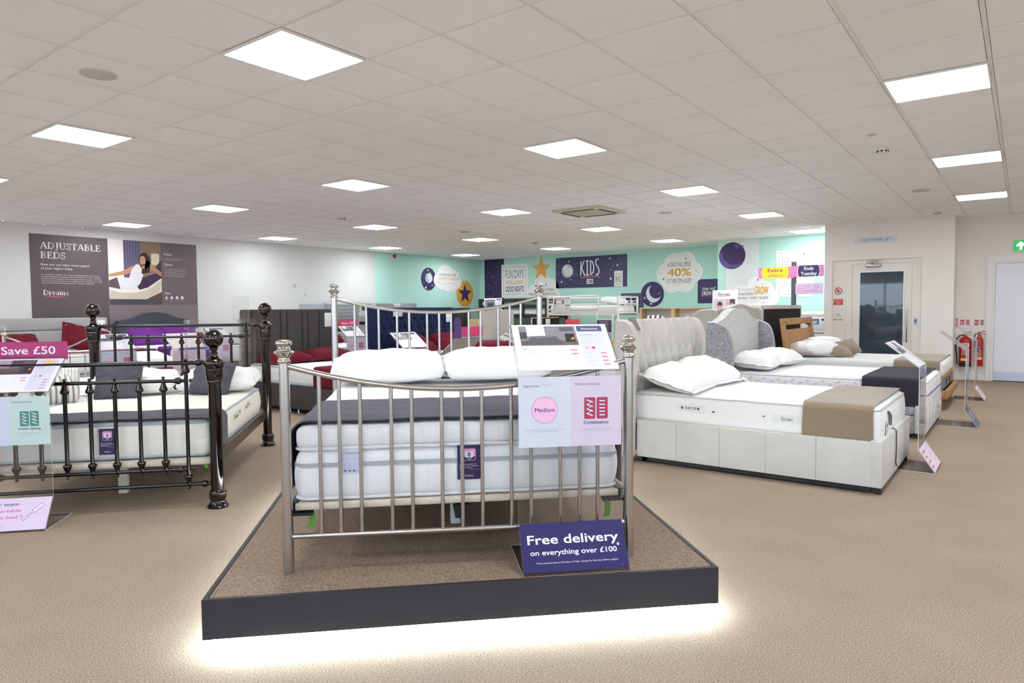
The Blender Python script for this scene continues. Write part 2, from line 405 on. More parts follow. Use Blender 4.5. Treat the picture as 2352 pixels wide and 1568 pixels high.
def runner(name, label, loc, rz, x0, x1, y0, y1, top, zlo, zhi, m, seed=0, r=.045, th=.006, axis='y', group=None, cat='bed runner', front=None, wr=.004):
    """cloth laid across a mattress: local x from x0 to x1, hanging over y0 and y1 down to zlo / zhi.  front = (depth) also turned over the x1 end"""
    mb = MB(); prof = []
    g = .006
    def pp(a, b, n): return [(a[0] + (b[0] - a[0]) * i / n, a[1] + (b[1] - a[1]) * i / n) for i in range(n)]
    prof += pp((y0 - g, zlo), (y0 - g, top + g - r), 8)
    prof += [(y0 - g + r - r * math.cos(math.radians(a)), top + g - r + r * math.sin(math.radians(a))) for a in range(0, 90, 15)]
    prof += pp((y0 - g + r, top + g), (y1 + g - r, top + g), 22)
    prof += [(y1 + g - r + r * math.sin(math.radians(a)), top + g - r + r * math.cos(math.radians(a))) for a in range(0, 90, 15)]
    prof += pp((y1 + g, top + g - r), (y1 + g, zhi), 8) + [(y1 + g, zhi)]
    nx = 14; n = len(prof)
    def nrm(i):
        a, b = prof[max(i - 1, 0)], prof[min(i + 1, n - 1)]; d = Vector((b[0] - a[0], b[1] - a[1])).normalized(); return Vector((-d.y, d.x))
    def sh(sgn):
        def f(a, b):
            i = round(a * (n - 1)); y, z = prof[i]; x = x0 + (x1 - x0) * b
            nv = nrm(i); w = wr * (nz(x * 5 + seed, y * 7, z * 4) + .7 * nz(x * 14, y * 4, seed)) + (wr if wr else 0)
            if b in (0, 1): x += .006 * nz(y * 5, z * 5, seed + b)
            o = w + (th if sgn else 0)
            return Vector((x, y + nv.x * o, z + nv.y * o))
        return f
    mb.grid(sh(1), n - 1, nx); mb.grid(sh(0), n - 1, nx)
    for b in (0, 1):
        vs = [sh(1)(i / (n - 1), b) for i in range(n)] + [sh(0)(i / (n - 1), b) for i in range(n)]
        mb.add(vs, [(i, i + 1, n + i + 1, n + i) for i in range(n - 1)], 0)
    for e in (0, 1):
        vs = [sh(1)(e, j / nx) for j in range(nx + 1)] + [sh(0)(e, j / nx) for j in range(nx + 1)]
        mb.add(vs, [(j, j + 1, nx + 2 + j, nx + 1 + j) for j in range(nx)], 0)
    o = mb.build(name, m, loc=loc); o.rotation_euler = (0, 0, rz)
    return tag(o, label, cat, group)
# ------------------------------------------------------------------ palette
WALLW = mat('wall_white_paint', '#d9d8d7', .8, bump=('noise', 180, .04), var=.01, vscale=3)
TEAL = mat('wall_mint_paint', '#b9e2d7', .8, bump=('noise', 180, .04), var=.012, vscale=3)
GREIGE = mat('wall_greige_paint', '#ede7e2', .8, bump=('noise', 180, .04), var=.01, vscale=3)
TILE = mat('ceiling_tile', '#f8f9fb', .95, bump=('noise', 260, .08), var=.02, vscale=90, spec=.1)
TBAR = mat('tbar_white', '#f3f2f2', .5, var=.01)
CARPET = carpet('carpet_tan', '#a59381')
CARPET2 = carpet('carpet_platform', '#978474')
NICKEL = mat('brushed_nickel', '#bebbb8', .27, 1., var=.03, vscale=40)
NICKELS = mat('polished_nickel', '#c3bfba', .1, 1., var=.02, vscale=40)
GUN = mat('black_nickel', '#4b4745', .1, 1., var=.03, vscale=20)
GUNR = mat('black_nickel_rail', '#434142', .2, 1., var=.03, vscale=20)
CHROME = mat('chrome', '#d8d6d4', .08, 1., var=.02)
BRONZE = mat('bronze_rail', '#4a423c', .3, .8, var=.05)
DARKM = mat('dark_metal', '#2b2b2e', .45, .6, var=.05)
LAMIN = mat('black_laminate', '#353337', .5, spec=.3, var=.05, vscale=8)
PLINTH = mat('white_plinth', '#e6e6e2', .4, var=.01)
WHITE = mat('white_cotton', '#efedeb', .9, bump=('noise', 420, .1), var=.01, sheen=.15)
WHITEP = mat('white_pillow', '#f1efee', .85, bump=('noise', 9, .25), var=.01, sheen=.1)
QUILT = mat('white_quilt', '#efeeee', .85, bump=('quilt', 21, .45), var=.01)
QUILTF = mat('white_quilt_fine', '#eeedec', .85, bump=('quilt', 38, .5), var=.01)
CREAMQ = mat('cream_quilt', '#ebe7de', .85, bump=('quilt', 24, .5), var=.01)
PIPEW = mat('white_piping', '#f0efee', .7, bump=('wave', 120, .5), var=.01)
PIPEB = mat('blue_grey_piping', '#a9b8c4', .7, var=.03)
PIPEG = mat('grey_piping', '#c6c7c9', .7, var=.03)
GREYB = mat('grey_border', '#aeb2b8', .7, var=.02)
THROW = mat('slate_throw', '#57535c', .9, bump=('noise', 260, .15), var=.08, vscale=12, sheen=.05, spec=.15)
CUSHG = mat('slate_cushion', '#57555d', .9, bump=('noise', 260, .15), var=.05, vscale=8, sheen=.05, spec=.15)
TAUPE = mat('taupe_runner', '#8d7b64', .8, bump=('noise', 300, .15), var=.04, vscale=8, sheen=.3)
KHAKI = mat('khaki_cushion', '#8f806a', .8, bump=('noise', 160, .25), var=.06, vscale=10, sheen=.3)
AUBER = mat('aubergine_runner', '#37323c', .9, bump=('noise', 260, .2), var=.08, vscale=9, sheen=.05, spec=.15)
RED = mat('burgundy_cotton', '#691c29', .9, bump=('noise', 200, .2), var=.08, vscale=10, sheen=.03, spec=.1)
PURP = mat('violet_cotton', '#6f3088', .9, bump=('noise', 200, .2), var=.06, vscale=10, sheen=.05, spec=.1)
VELV = mat('ivory_velvet', '#c9c5be', .6, bump=('noise', 300, .12), var=.05, vscale=5, sheen=.2)
VELVB = mat('beige_velvet', '#b3aca1', .6, bump=('noise', 300, .12), var=.05, vscale=4, sheen=.5)
CRUSH = crushed('silver_crushed_velvet', '#b2b2b6', '#707177', 42)
CRUSHL = crushed('light_crushed_velvet', '#d6d4d0', '#b3b1ae', 34)
GREYF = mat('light_grey_weave', '#a9a6a6', .9, bump=('wave', 90, .2), var=.05, vscale=120)
RIBF = mat('dark_grey_suede', '#4a4745', .95, bump=('noise', 300, .15), var=.06, vscale=8, sheen=.05, spec=.1)
NAVYF = mat('charcoal_blue_weave', '#474b54', .9, bump=('wave', 90, .2), var=.06, vscale=120)
BLUEV = mat('royal_blue_velvet', '#0b1b40', .7, bump=('noise', 60, .4), var=.3, vscale=14, sheen=.08, spec=.2)
OATM = mat('oatmeal_weave', '#b0a9a0', .9, bump=('noise', 300, .2), var=.05, vscale=100)
OAK = wood('oak', '#b98d58', '#a27445'); PINE = wood('pine', '#d9c29a', '#c9ae80', 2.5); SLAT = wood('pale_slat', '#ddd3c2', '#d2c6b2', 2.)
GREYP = mat('grey_painted_wood', '#a3a7ae', .5, var=.02); WHITEM = mat('white_enamel', '#e9e7e4', .35, var=.01)
BLACKM = mat('black_painted_wood', '#2a2725', .5, var=.05); BLACKC = mat('black_dust_cloth', '#1d1a19', .95, bump=('noise', 200, .2), var=.06)
CREAMD = mat('cream_door_paint', '#e9e3d9', .45, var=.01); WHITED = mat('white_door_paint', '#e9ebf3', .4, var=.01)
SATIN = mat('satin_steel', '#b3aea8', .25, 1., var=.02); KICK = mat('kick_plate', '#cfd8ea', .3, .35, var=.02)
PLAST = mat('white_plastic', '#e4e2de', .4, var=.01); PLASTG = mat('grey_plastic', '#c4c4c2', .6, var=.02)
BLACK = mat('black_rubber', '#141414', .6, var=.05); GREENT = mat('green_strap', '#5d9a2e', .6, var=.05)
REDP = mat('extinguisher_red', '#b3150f', .25, var=.02)
ACR = acrylic('clear_acrylic'); ACRE = mat('acrylic_cut_edge', '#cdd6d8', .25, var=.02)
CRYS = mat('crystal', '#e8ecec', .05, 0, spec=1.); _b = CRYS.node_tree.nodes['Principled BSDF']; _b.inputs['Transmission Weight'].default_value = .8
GLASSD = mat('dark_lift_glass', '#3a4551', .03, .0, spec=.6, var=.03); GLASSD.node_tree.nodes['Principled BSDF'].inputs['IOR'].default_value = 1.5
GLOW = mat('diffuser_glow', (.90, .96, 1.), .5, emit=PANEL_E)
LED = mat('led_glow', (.78, .93, 1.), .5, emit=LED_E)
EXITG = mat('exit_green_lit', '#15a548', .4, emit=.35)

# ------------------------------------------------------------------ camera
F = 1565.5; YAW, PIT, ROLL = -.64404, -.04821, -.0079186
cam = bpy.data.cameras.new('camera'); co = bpy.data.objects.new('camera', cam); COL.objects.link(co)
fw = Vector((math.sin(YAW) * math.cos(PIT), math.cos(YAW) * math.cos(PIT), math.sin(PIT))); rt = Vector((math.cos(YAW), -math.sin(YAW), 0)); up = rt.cross(fw)
cr, sr = math.cos(ROLL), math.sin(ROLL); rt, up = rt * cr + up * sr, up * cr - rt * sr
M = Matrix((rt, up, -fw)).transposed().to_4x4(); M.translation = (0, 0, 1.30); co.matrix_world = M
cam.sensor_width = 36; cam.lens = F / 2352 * 36; cam.clip_start = .05; cam.clip_end = 100
SC.camera = co
SC.view_settings.view_transform = 'Standard'; SC.view_settings.look = 'None'; SC.view_settings.exposure = EXPO; SC.view_settings.gamma = 1; SC.view_settings.use_curve_mapping = False
SC.cycles.use_denoising = True; SC.cycles.max_bounces = 7; SC.cycles.diffuse_bounces = 5; SC.cycles.transparent_max_bounces = 16
SC.cycles.caustics_reflective = False; SC.cycles.caustics_refractive = False; SC.cycles.sample_clamp_indirect = 6
wd = bpy.data.worlds.new('world'); SC.world = wd; wd.use_nodes = True; nt = wd.node_tree
sky = nt.nodes.new('ShaderNodeTexSky'); sky.sky_type = 'HOSEK_WILKIE'; sky.sun_direction = (.3, .5, .8); sky.turbidity = 4
nt.links.new(sky.outputs[0], nt.nodes['Background'].inputs[0]); nt.nodes['Background'].inputs[1].default_value = 14.0

# ------------------------------------------------------------------ room shell
XL, XR, YF, YB, H = -13.55, 7.0, -7.0, 16.4, 2.81
def wallbox(name, mats, *boxes):
    mb = MB()
    for b in boxes: mb.box(*b[:6], m=b[6] if len(b) > 6 else 0)
    return struct(mb.build(name, mats, fix=False))
wallbox('floor', CARPET, (XL - .2, XR + .2, YF - .2, YB + .2, -.1, 0))
g = MB().box(XL - .2, XR + .2, YF - .2, YB + .2, H + .03, H + .1)
for a in range(-18, 19):
    for b in range(-15, 26):
        x0, y0 = -3.2035 - .6 * a, 1.635 + .6 * b
        xa, xb, ya, yb = max(x0 + .0155, XL), min(x0 + .5845, XR), max(y0 + .0155, YF), min(y0 + .5845, YB)
        if xb > xa and yb > ya: g.box(xa, xb, ya, yb, H, H + .02)
struct(g.build('ceiling', TILE, fix=False))
g = MB()
for a in range(-17, 18):
    x = -3.2035 - .6 * a
    if XL < x < XR: g.box(x - .012, x + .012, YF, YB, H + .004, H + .0295)
for b in range(-14, 25):
    y = 1.635 + .6 * b
    if YF < y < YB: g.box(XL, XR, y - .012, y + .012, H + .0045, H + .029)
struct(g.build('trim_1', TBAR, fix=False))
wallbox('wall_left', [WALLW, TEAL], (XL - .2, XL, YF - .2, 12.116, 0, H), (XL - .2, XL, 12.116, YB + .2, 0, H, 1))
wallbox('wall_back', TEAL, (XL - .2, -5.605, YB, YB + .2, 0, H), (-5.605, -2.98, 15.3, YB + .2, 0, H))
wallbox('wall_lift', GREIGE, (-2.98, -2.847, 13.66, 13.82, 0, H), (-1.421, -.95, 13.66, 13.82, 0, H), (-2.847, -1.421, 13.66, 13.82, 2.127, H), (-2.98, -.95, 13.82, 15.3, 0, H))
wallbox('wall_right', GREIGE, (-.95, -.43, 14.2, 14.4, 0, H), (.62, XR + .2, 14.2, 14.4, 0, H), (-.43, .62, 14.2, 14.4, 2.03, H), (-.95, 2.0, 14.4, 14.5, 0, H))  # last box: unseen backing added to block sky light around the door
wallbox('wall_side', WALLW, (XR, XR + .2, YF - .2, 14.4, 0, .8), (XR, XR + .2, YF - .2, 14.4, 2.35, H), (XR, XR + .2, YF - .2, -5, .8, 2.35), (XR, XR + .2, -1, 0, .8, 2.35), (XR, XR + .2, 4, 14.4, .8, 2.35))
WN = ((-9.5, -6.9), (-6.3, -3.7), (-3.1, -.5), (.1, 2.7), (3.3, 5.9))
wb = [(XL - .2, XR + .2, YF - .2, YF, 0, .8), (XL - .2, XR + .2, YF - .2, YF, 2.35, H)]
xs = [XL - .2] + [v for p in WN for v in p] + [XR + .2]
for i in range(0, len(xs), 2): wb.append((xs[i], xs[i + 1], YF - .2, YF, .8, 2.35))
wallbox('wall_front', WALLW, *wb)
for i, (x0, x1) in enumerate(WN):
    fr = MB()
    for b in ((x0, x1, YF - .12, YF - .06, .8, .86), (x0, x1, YF - .12, YF - .06, 2.29, 2.35), (x0, x0 + .06, YF - .12, YF - .06, .86, 2.29), (x1 - .06, x1, YF - .12, YF - .06, .86, 2.29), ((x0 + x1) / 2 - .03, (x0 + x1) / 2 + .03, YF - .12, YF - .06, .86, 2.29)): fr.box(*b)
    o = struct(fr.build('window_%d' % (i + 1), PLAST, fix=False))
    MB().box(x0 + .06, x1 - .06, YF - .094, YF - .088, .86, 2.29).build('pane', ACR, o, fix=False)
for i, y0 in enumerate((-5, 0)):  # side windows out of view, added to let in more daylight
    fr = MB()
    for b in ((y0, y0 + 4, .8, .86), (y0, y0 + 4, 2.29, 2.35), (y0, y0 + .06, .86, 2.29), (y0 + 3.94, y0 + 4, .86, 2.29), (y0 + 1.97, y0 + 2.03, .86, 2.29)): fr.box(XR + .06, XR + .12, b[0], b[1], b[2], b[3])
    o = struct(fr.build('window_%d' % (i + 6), PLAST, fix=False))
    MB().box(XR + .088, XR + .094, y0 + .06, y0 + 3.94, .86, 2.29).build('pane', ACR, o, fix=False)
struct(MB().box(-.95, -.52, 14.185, 14.2, 0, .1).build('baseboard_right', CREAMD, fix=False))
struct(MB().box(-1.421, -.94, 13.645, 13.66, 0, .1).box(-2.99, -2.847, 13.645, 13.66, 0, .1).build('baseboard_lift', CREAMD, fix=False))
struct(MB().box(XL, XL + .015, YF, YB, 0, .1).build('baseboard_left', PLAST, fix=False))
struct(MB().box(XL, -5.605, YB - .015, YB, 0, .1).box(-5.605, -2.98, 15.285, 15.3, 0, .1).build('baseboard_back', PLAST, fix=False))

# lift doorway
d1 = bpy.data.objects.new('door_1', None); COL.objects.link(d1); struct(d1)
m = MB()
m.box(-2.847, -2.62, 13.70, 13.8, 0, 2.127); m.box(-2.618, -2.515, 13.70, 13.8, 0, 2.127); m.box(-1.571, -1.421, 13.70, 13.8, 0, 2.127); m.box(-2.515, -1.571, 13.70, 13.8, 2.055, 2.127)
m.build('door_frame', CREAMD, d1, fix=False)
m = MB()
m.box(-2.512, -2.40, 13.705, 13.75, .01, 2.052); m.box(-1.685, -1.574, 13.705, 13.75, .01, 2.052); m.box(-2.40, -1.685, 13.705, 13.75, 1.915, 2.052); m.box(-2.40, -1.685, 13.705, 13.75, .01, .30)
m.build('door_leaf', CREAMD, d1, fix=False)
m = MB()
for b in ((-2.40, -2.385, .30, 1.915), (-1.70, -1.685, .30, 1.915), (-2.385, -1.70, 1.90, 1.915), (-2.385, -1.70, .30, .315)): m.box(b[0], b[1], 13.698, 13.74, b[2], b[3])
m.build('glazing_bead', KICK, d1, fix=False)
MB().box(-2.385, -1.70, 13.715, 13.725, .315, 1.90).build('glass', GLASSD, d1, fix=False)
MB().tube([(-1.632, 13.705, 1.20), (-1.632, 13.665, 1.225), (-1.632, 13.65, 1.19), (-1.632, 13.65, .70), (-1.632, 13.665, .665), (-1.632, 13.705, .69)], .011, 12).build('handle', SATIN, d1)
m = MB().rbox(-2.29, -2.06, 13.655, 13.705, 1.995, 2.045, .008); m.lathe([(.018, 0), (.018, .02)], (-2.17, 13.68, 1.975), 14)
m.tube([(-2.18, 13.68, 2.045), (-2.2, 13.66, 2.085), (-2.12, 13.66, 2.09)], .008, 8); m.rbox(-2.25, -2.08, 13.66, 13.70, 2.085, 2.105, .004)
m.build('door_closer', SATIN, d1)
# white exit door
d2 = bpy.data.objects.new('door_2', None); COL.objects.link(d2); struct(d2)
m = MB(); m.box(-.51, -.43, 14.17, 14.3, 0, 2.12); m.box(.62, .70, 14.17, 14.3, 0, 2.12); m.box(-.43, .62, 14.17, 14.3, 2.03, 2.12); m.box(-.43, -.40, 14.2, 14.3, 0, 2.03); m.box(-.40, .62, 14.2, 14.3, 2.0, 2.03)
m.build('door_frame', mat('white_gloss_trim', '#e9e7e6', .35, var=.01), d2, fix=False)
MB().box(-.397, .61, 14.215, 14.26, .012, 1.995).build('door_leaf', WHITED, d2, fix=False)
MB().box(-.39, .60, 14.212, 14.216, .014, .165).build('kick_plate', KICK, d2, fix=False)

# ------------------------------------------------------------------ ceiling fittings
ROW = {-5: 'rightmost row', 0: 'second row from the right', 5: 'middle row', 10: 'second row from the left', 15: 'leftmost row'}
ORD = ['nearest', 'second nearest', 'third nearest', 'fourth nearest', 'fifth nearest']
fm = MB(); 
for b in ((-.293, .293, -.293, -.283), (-.293, .293, .283, .293), (-.293, -.283, -.283, .283), (.283, .293, -.283, .283)): fm.box(*b, -.012, .0)
LIGHT0 = None
VIS = {-5: (6, 11, 16), 0: (1, 6, 11, 16, 21), 5: (1, 6, 11, 16, 21), 10: (1, 6, 11, 16, 21), 15: (6, 11, 16, 21)}
for a in range(-15, 16, 5):
    for b in range(-14, 22, 5):
        x, y = -3.2035 - .6 * (a + .5), 1.635 + .6 * (b + .5)
        if y > 14.1 and x > -2: continue
        if y < YF + .4 or not XL + .4 < x < XR - .4: continue
        if LIGHT0 is None:
            t = LIGHT0 = thing('ceiling_light', '', 'ceiling light', (x, y, H))
            fm.build('frame', PLAST, t, fix=False)
            MB().box(-.283, .283, -.283, .283, -.009, -.001).build('diffuser', GLOW, t, fix=False)
        else: t = copy_tree(LIGHT0); t.location = (x, y, H)
        vis = b in VIS.get(a, ())
        t['label'] = 'square lit ceiling panel, %s in the %s' % (ORD[VIS[a].index(b)], ROW[a]) if vis else 'square lit ceiling panel behind or beside the camera, out of the picture'
        t['category'] = 'ceiling light'; t['group'] = 'square ceiling light panels' if vis else 'ceiling light panels out of the picture'
def detector(x, y, label):
    t = thing('smoke_detector', label, 'smoke detector', (x, y, H), 0, 'ceiling smoke detectors')
    MB().lathe([(.052, 0), (.054, -.014), (.05, -.016)], (0, 0, 0), 24).build('base', PLAST, t)
    m = MB().lathe([(.049, -.016), (.052, -.03), (.047, -.044), (.03, -.052), (.0, -.053)], (0, 0, 0), 24)
    m.build('sensor_head', PLAST, t)
    m = MB()
    for k in range(8):
        an = k * PI / 4; m.box(-.011, .011, -.003, .003, -.006, .006, M=Matrix.Translation((.051 * math.cos(an), .051 * math.sin(an), -.034)) @ Matrix.Rotation(an + PI / 2, 4, 'Z'))
    m.build('vent_slot', BLACK, t, fix=False)
detector(-1.12, 7.44, 'white smoke detector left of the light panels in the rightmost row, nearest the camera')
detector(-1.15, 13.0, 'white smoke detector on the ceiling just in front of the customer lift wall')
detector(-8.9, 7.28, 'white smoke detector on the ceiling above the dark grey channelled headboard')
detector(-8.9, 12.77, 'white smoke detector on the ceiling in front of the gold wall star')
for x, y, l in ((-4.74, 1.955, 'round grey ceiling speaker near the upper left corner of the view'), (-4.61, 10.24, 'round ceiling speaker right of the air conditioning cassette'), (-1.12, 10.47, 'round ceiling speaker between the rightmost row of panels and the lift wall'), (-8.79, 10.2, 'round ceiling speaker farthest from the camera, near the mint corner')):
    t = thing('ceiling_speaker', l, 'speaker', (x, y, H), 0, 'round ceiling speakers')
    MB().lathe([(.105, 0), (.105, -.008), (.097, -.011)], (0, 0, 0), 36).build('rim', PLASTG, t)
    MB().lathe([(.096, -.009), (.0, -.012)], (0, 0, 0), 36).build('grille', PLASTG, t)
tag(MB().lathe([(.04, 0), (.04, -.006), (.0, -.008)], (-1.11, 6.8, H), 24).build('sensor_disc', PLASTG), 'small flat grey disc on the ceiling beside a smoke detector', 'ceiling sensor')
t = thing('air_conditioner', 'square cream ceiling air conditioning cassette with two dark slots', 'air conditioner', (-5.45, 9.28, H))
MB().rbox(-.42, .42, -.42, .42, -.035, 0, .012).build('casing', mat('cassette_cream', '#cdc7b6', .5, var=.01), t)
m = MB()
for k in range(4): m.box(-.27, .27, .315, .355, -.04, -.03, M=Matrix.Rotation(k * PI / 2, 4, 'Z'))
m.build('air_slot', BLACK, t, fix=False)
MB().rbox(-.27, .27, -.27, .27, -.042, -.034, .003).build('intake_grille', mat('cassette_grille', '#bdb69f', .7, bump=('voro', 60, .3), var=.03), t)
# ------------------------------------------------------------------ wall graphics
def board(name, label, cat, pts, O, U, V, N, d, c, group=None, edge=None):
    o = MB().prism(pts, O, U, V, N, d, 0).build(name, ink(c) if isinstance(c, str) else c, fix=False)
    return tag(o, label, cat, group)
def rectp(u0, v0, u1, v1): return [(u0, v0), (u1, v0), (u1, v1), (u0, v1)]
X_, Y_, Z_ = Vector((1, 0, 0)), Vector((0, 1, 0)), Vector((0, 0, 1))
NAVY, GOLD, INKD, PALE = '#37265c', '#e0a23c', '#3a3548', '#edebe8'
# -- left wall, seen looking along -X: right is +Y
LW = dict(U=Y_, V=Z_, N=X_)
O = Vector((XL, 0, 0))
o = board('wall_poster', 'large mauve grey ADJUSTABLE BEDS poster on the white wall', 'poster', rectp(4.40, .95, 7.325, 2.645), O, Y_, Z_, X_, .006, '#6d6063')
P = Print(O + X_ * .006, Y_, Z_, X_)
P.rect(4.40, .95, 5.63, 2.645, '#5c5054', 1); P.rect(5.63, .95, 7.325, 1.43, '#7f7175', 1)
# photograph printed on the poster: a person reclining on a cream mattress
P.rect(5.64, 1.43, 6.605, 2.645, '#efe9e2', 1); P.rect(6.0 - .09, 1.9, 6.22, 2.645, '#6c6480', 2)
for k in range(6): P.rect(5.925 + k * .05, 1.9, 5.945 + k * .05, 2.645, '#565070', 3)
P.rect(6.22, 1.9, 6.605, 2.645, '#8a7360', 2); P.rect(6.42, 2.2, 6.57, 2.42, '#d8cdb8', 3); P.rect(6.48, 2.05, 6.51, 2.2, '#a89880', 3)
P.poly([(6.12, 1.8), (6.25, 1.95), (6.605, 2.08), (6.605, 1.7), (6.2, 1.7)], '#3d2748', 4); P.poly([(6.45, 2.1), (6.605, 2.3), (6.605, 2.0)], '#45304f', 4)
P.poly([(5.64, 1.72), (5.85, 1.66), (6.1, 1.66), (6.35, 1.74), (6.605, 1.92), (6.605, 1.62), (6.4, 1.54), (5.64, 1.52)], '#d5c9b4', 5)
P.line([(5.64, 1.73), (5.85, 1.67), (6.1, 1.67), (6.35, 1.75), (6.605, 1.93)], .03, '#f0ebe0', 6)
for k in range(44):
    u = 5.66 + (k % 15) * .062 + (k // 15) * .02; v = 1.56 + (k // 15) * .042 + max(0, (u - 6.1)) ** 2 * .7
    if u < 6.57: P.ell(u, v, .02, .013, '#c2b59d', 7, 12)
P.rect(5.64, 1.43, 6.605, 1.535, '#47434c', 6); P.poly([(6.3, 1.535), (6.605, 1.68), (6.605, 1.535)], '#5a4436', 6)
P.poly([(5.64, 1.88), (5.8, 1.95), (5.86, 1.72), (5.64, 1.76)], '#5d5058', 8)
P.poly([(5.78, 1.95), (6.0, 1.94), (6.05, 2.1), (6.14, 2.2), (6.2, 2.18), (6.26, 2.0), (6.2, 1.84), (6.12, 1.75), (5.84, 1.71)], '#e6e2e4', 9)
P.poly([(6.06, 2.1), (6.12, 2.2), (6.22, 2.22), (6.32, 2.14), (6.24, 2.0), (6.15, 2.02)], '#c99878', 8)
P.poly([(5.64, 2.0), (5.65, 1.95), (5.9, 1.99), (6.08, 2.05), (6.13, 2.19), (6.05, 2.16), (5.88, 2.06)], '#c08d6c', 8)
P.poly([(6.28, 2.12), (6.4, 2.23), (6.605, 2.06), (6.605, 1.98), (6.42, 2.1), (6.3, 2.02)], '#b98666', 8)
P.ell(6.29, 2.27, .105, .16, '#33221d', 9, 24); P.poly([(6.3, 2.3), (6.4, 2.25), (6.38, 2.05), (6.22, 2.02)], '#33221d', 9)
P.ell(6.255, 2.27, .055, .095, '#c7967a', 10, 24); P.rect(6.235, 2.12, 6.29, 2.2, '#bd8a6c', 10); P.poly([(6.235, 2.225), (6.27, 2.232), (6.262, 2.215)], '#8d4a42', 11)
P.ell(6.24, 2.293, .008, .006, '#2a1a16', 11, 8); P.ell(6.268, 2.293, .008, .006, '#2a1a16', 11, 8)
WT = '#e8e2e2'
serif(P, 'ADJUSTABLE', 4.555, 2.40, .11, WT, .965, 3, .2, .085); serif(P, 'BEDS', 4.555, 2.235, .11, WT, .39, 3, .2, .085)
for t, v, h, w in (('Now you can tailor every aspect', 2.11, .036, .765), ("of your night's sleep.", 2.045, .036, .50)): P.text(t, 4.555, v, h, WT, w, bold=.012)
for k, t in enumerate(('The ultimate in comfort, our range of adjustable beds can be set to', 'suit your preferred sleeping position and individual needs, reducing', 'pressure where required, and providing maximum support - all at the', 'touch of a button. Choose from multiple options, including a massage', 'unit with several wave programmes for optimum wellbeing.')):
    P.text(t, 4.555, 1.945 - k * .036, .017, WT, (.935, .94, .965, .97, .83)[k], bold=.012)
serif(P, 'Dreams', 4.575, 1.60, .085, WT, .40, 3, .22, .09)
P.poly([(4.575, 1.575), (4.68, 1.588), (4.82, 1.57), (4.975, 1.585), (4.82, 1.555), (4.68, 1.572)], '#e05a80', 3)
for t, v, h, w in (('Finishes', 2.40, .045, .155), ('Options', 2.20, .045, .165), ('Sizes', 1.64, .042, .105)): P.text(t, 6.665, v, h, WT, w)
for k, t in enumerate(('Our adjustable range includes a choice of styles', 'and colours to complement your decor.')): P.text(t, 6.665, 2.335 - k * .032, .014, '#d6cdcf', (.43, .34)[k])
for k, t in enumerate(('Create your perfect adjustable bed. Choose from', 'a variety of options, including a mattress to suit', 'your preferred comfort level, and add a massage', 'unit for exceptional comfort and relaxation.', 'Orthopaedic mattress options also available.')): P.text(t, 6.665, 2.125 - k * .034, .014, '#d6cdcf', (.44, .43, .45, .39, .41)[k])
for k, (t, w) in enumerate((('Single', .03), ('Double', .04), ('King', .045), ('Superking', .052))):
    u = 6.69 + k * .105; P.poly([(u - w / 2 - .008, 1.545), (u + w / 2 + .008, 1.545), (u + w / 2, 1.58), (u - w / 2, 1.58)], WT, 3); P.rect(u - w / 2 + .006, 1.58, u + w / 2 - .006, 1.60, WT, 3)
    P.text(t, u, 1.515, .014, '#d6cdcf', align='c')
for i in range(34):
    for j in range(5 - abs(i - 17) // 6):
        P.ell(4.72 + i * .078, .985 + j * .075 + (i % 2) * .037, .012, .012, '#6f6266' if i < 12 else '#8b7d80', 2, 6)
P.build('print', o)

def moon_ring(P, u, v, ru, rv):
    P.ell(u + .01, v + .03, ru * .47, rv * .42, '#e6e8ee', 2); P.ell(u + .03, v + .06, ru * .37, rv * .34, '#dfe5ee', 3)
    P.poly(ell_pts(u + .0, v + .02, ru * .44, rv * .39)[14:36] + ell_pts(u + .05, v + .07, ru * .38, rv * .36)[36:13:-1], '#b9c2d4', 3)
    P.ell(u + .05, v + .17, .03, .03, '#b4bccb', 4, 16)
    for du, dv, r in ((-.02, .25, .035), (-.12, -.24, .05), (.14, -.17, .03), (-.2, -.12, .018), (-.2, .02, .014), (-.13, .14, .016), (.15, .0, .014), (.02, -.3, .01)): P.star(u + du, v + dv, r, '#f2f0f4', 3, .3)
o = board('wall_decal', 'navy round wall decal with pale full moon and stars, left of a cloud', 'wall decal', ell_pts(14.12, 2.155, .30, .325), O, Y_, Z_, X_, .004, NAVY)
P = Print(O + X_ * .004, Y_, Z_, X_); moon_ring(P, 14.12, 2.155, .31, .33); P.build('print', o)
CB = [(-.32, -.08, .30), (-.1, .14, .36), (.2, .02, .32), (.38, -.14, .24), (0, -.2, .28), (-.3, -.22, .2), (.2, -.28, .18)]
o = board('wall_decal', 'white cloud decal reading STORAGE FOR EVERYTHING on the mint wall', 'wall decal', [(u + 14.93, v + 2.2) for u, v in cloud_pts(.98, .80, CB)], O, Y_, Z_, X_, .010, PALE)
P = Print(O + X_ * .010, Y_, Z_, X_)
P.text('STORAGE FOR', 14.93, 2.26, .075, INKD, .72, 'c', .015); P.text('EVERYTHING', 14.93, 2.14, .085, GOLD, .72, 'c', .02); P.text('UP BUT IN-ROOM MONSTERS', 14.93, 2.0, .09, '#c9c7cd', .70, 'c')
P.line([(14.74, 1.955), (15.08, 1.96)], .012, '#e9cfa0', 2)
for u, v, r in ((15.17, 2.4, .02), (15.36, 2.2, .035), (14.52, 2.08, .025), (14.72, 2.42, .012), (15.05, 1.88, .018)): P.star(u, v, r, INKD, 2, .4)
P.build('print', o)
o = board('wall_decal', 'gold round wall decal with a dark navy star near the room corner', 'wall decal', ell_pts(15.69, 1.76, .385, .385), O, Y_, Z_, X_, .004, GOLD)
P = Print(O + X_ * .004, Y_, Z_, X_); P.star(15.69, 1.76, .31, NAVY, 2, 0, .42); P.build('print', o)
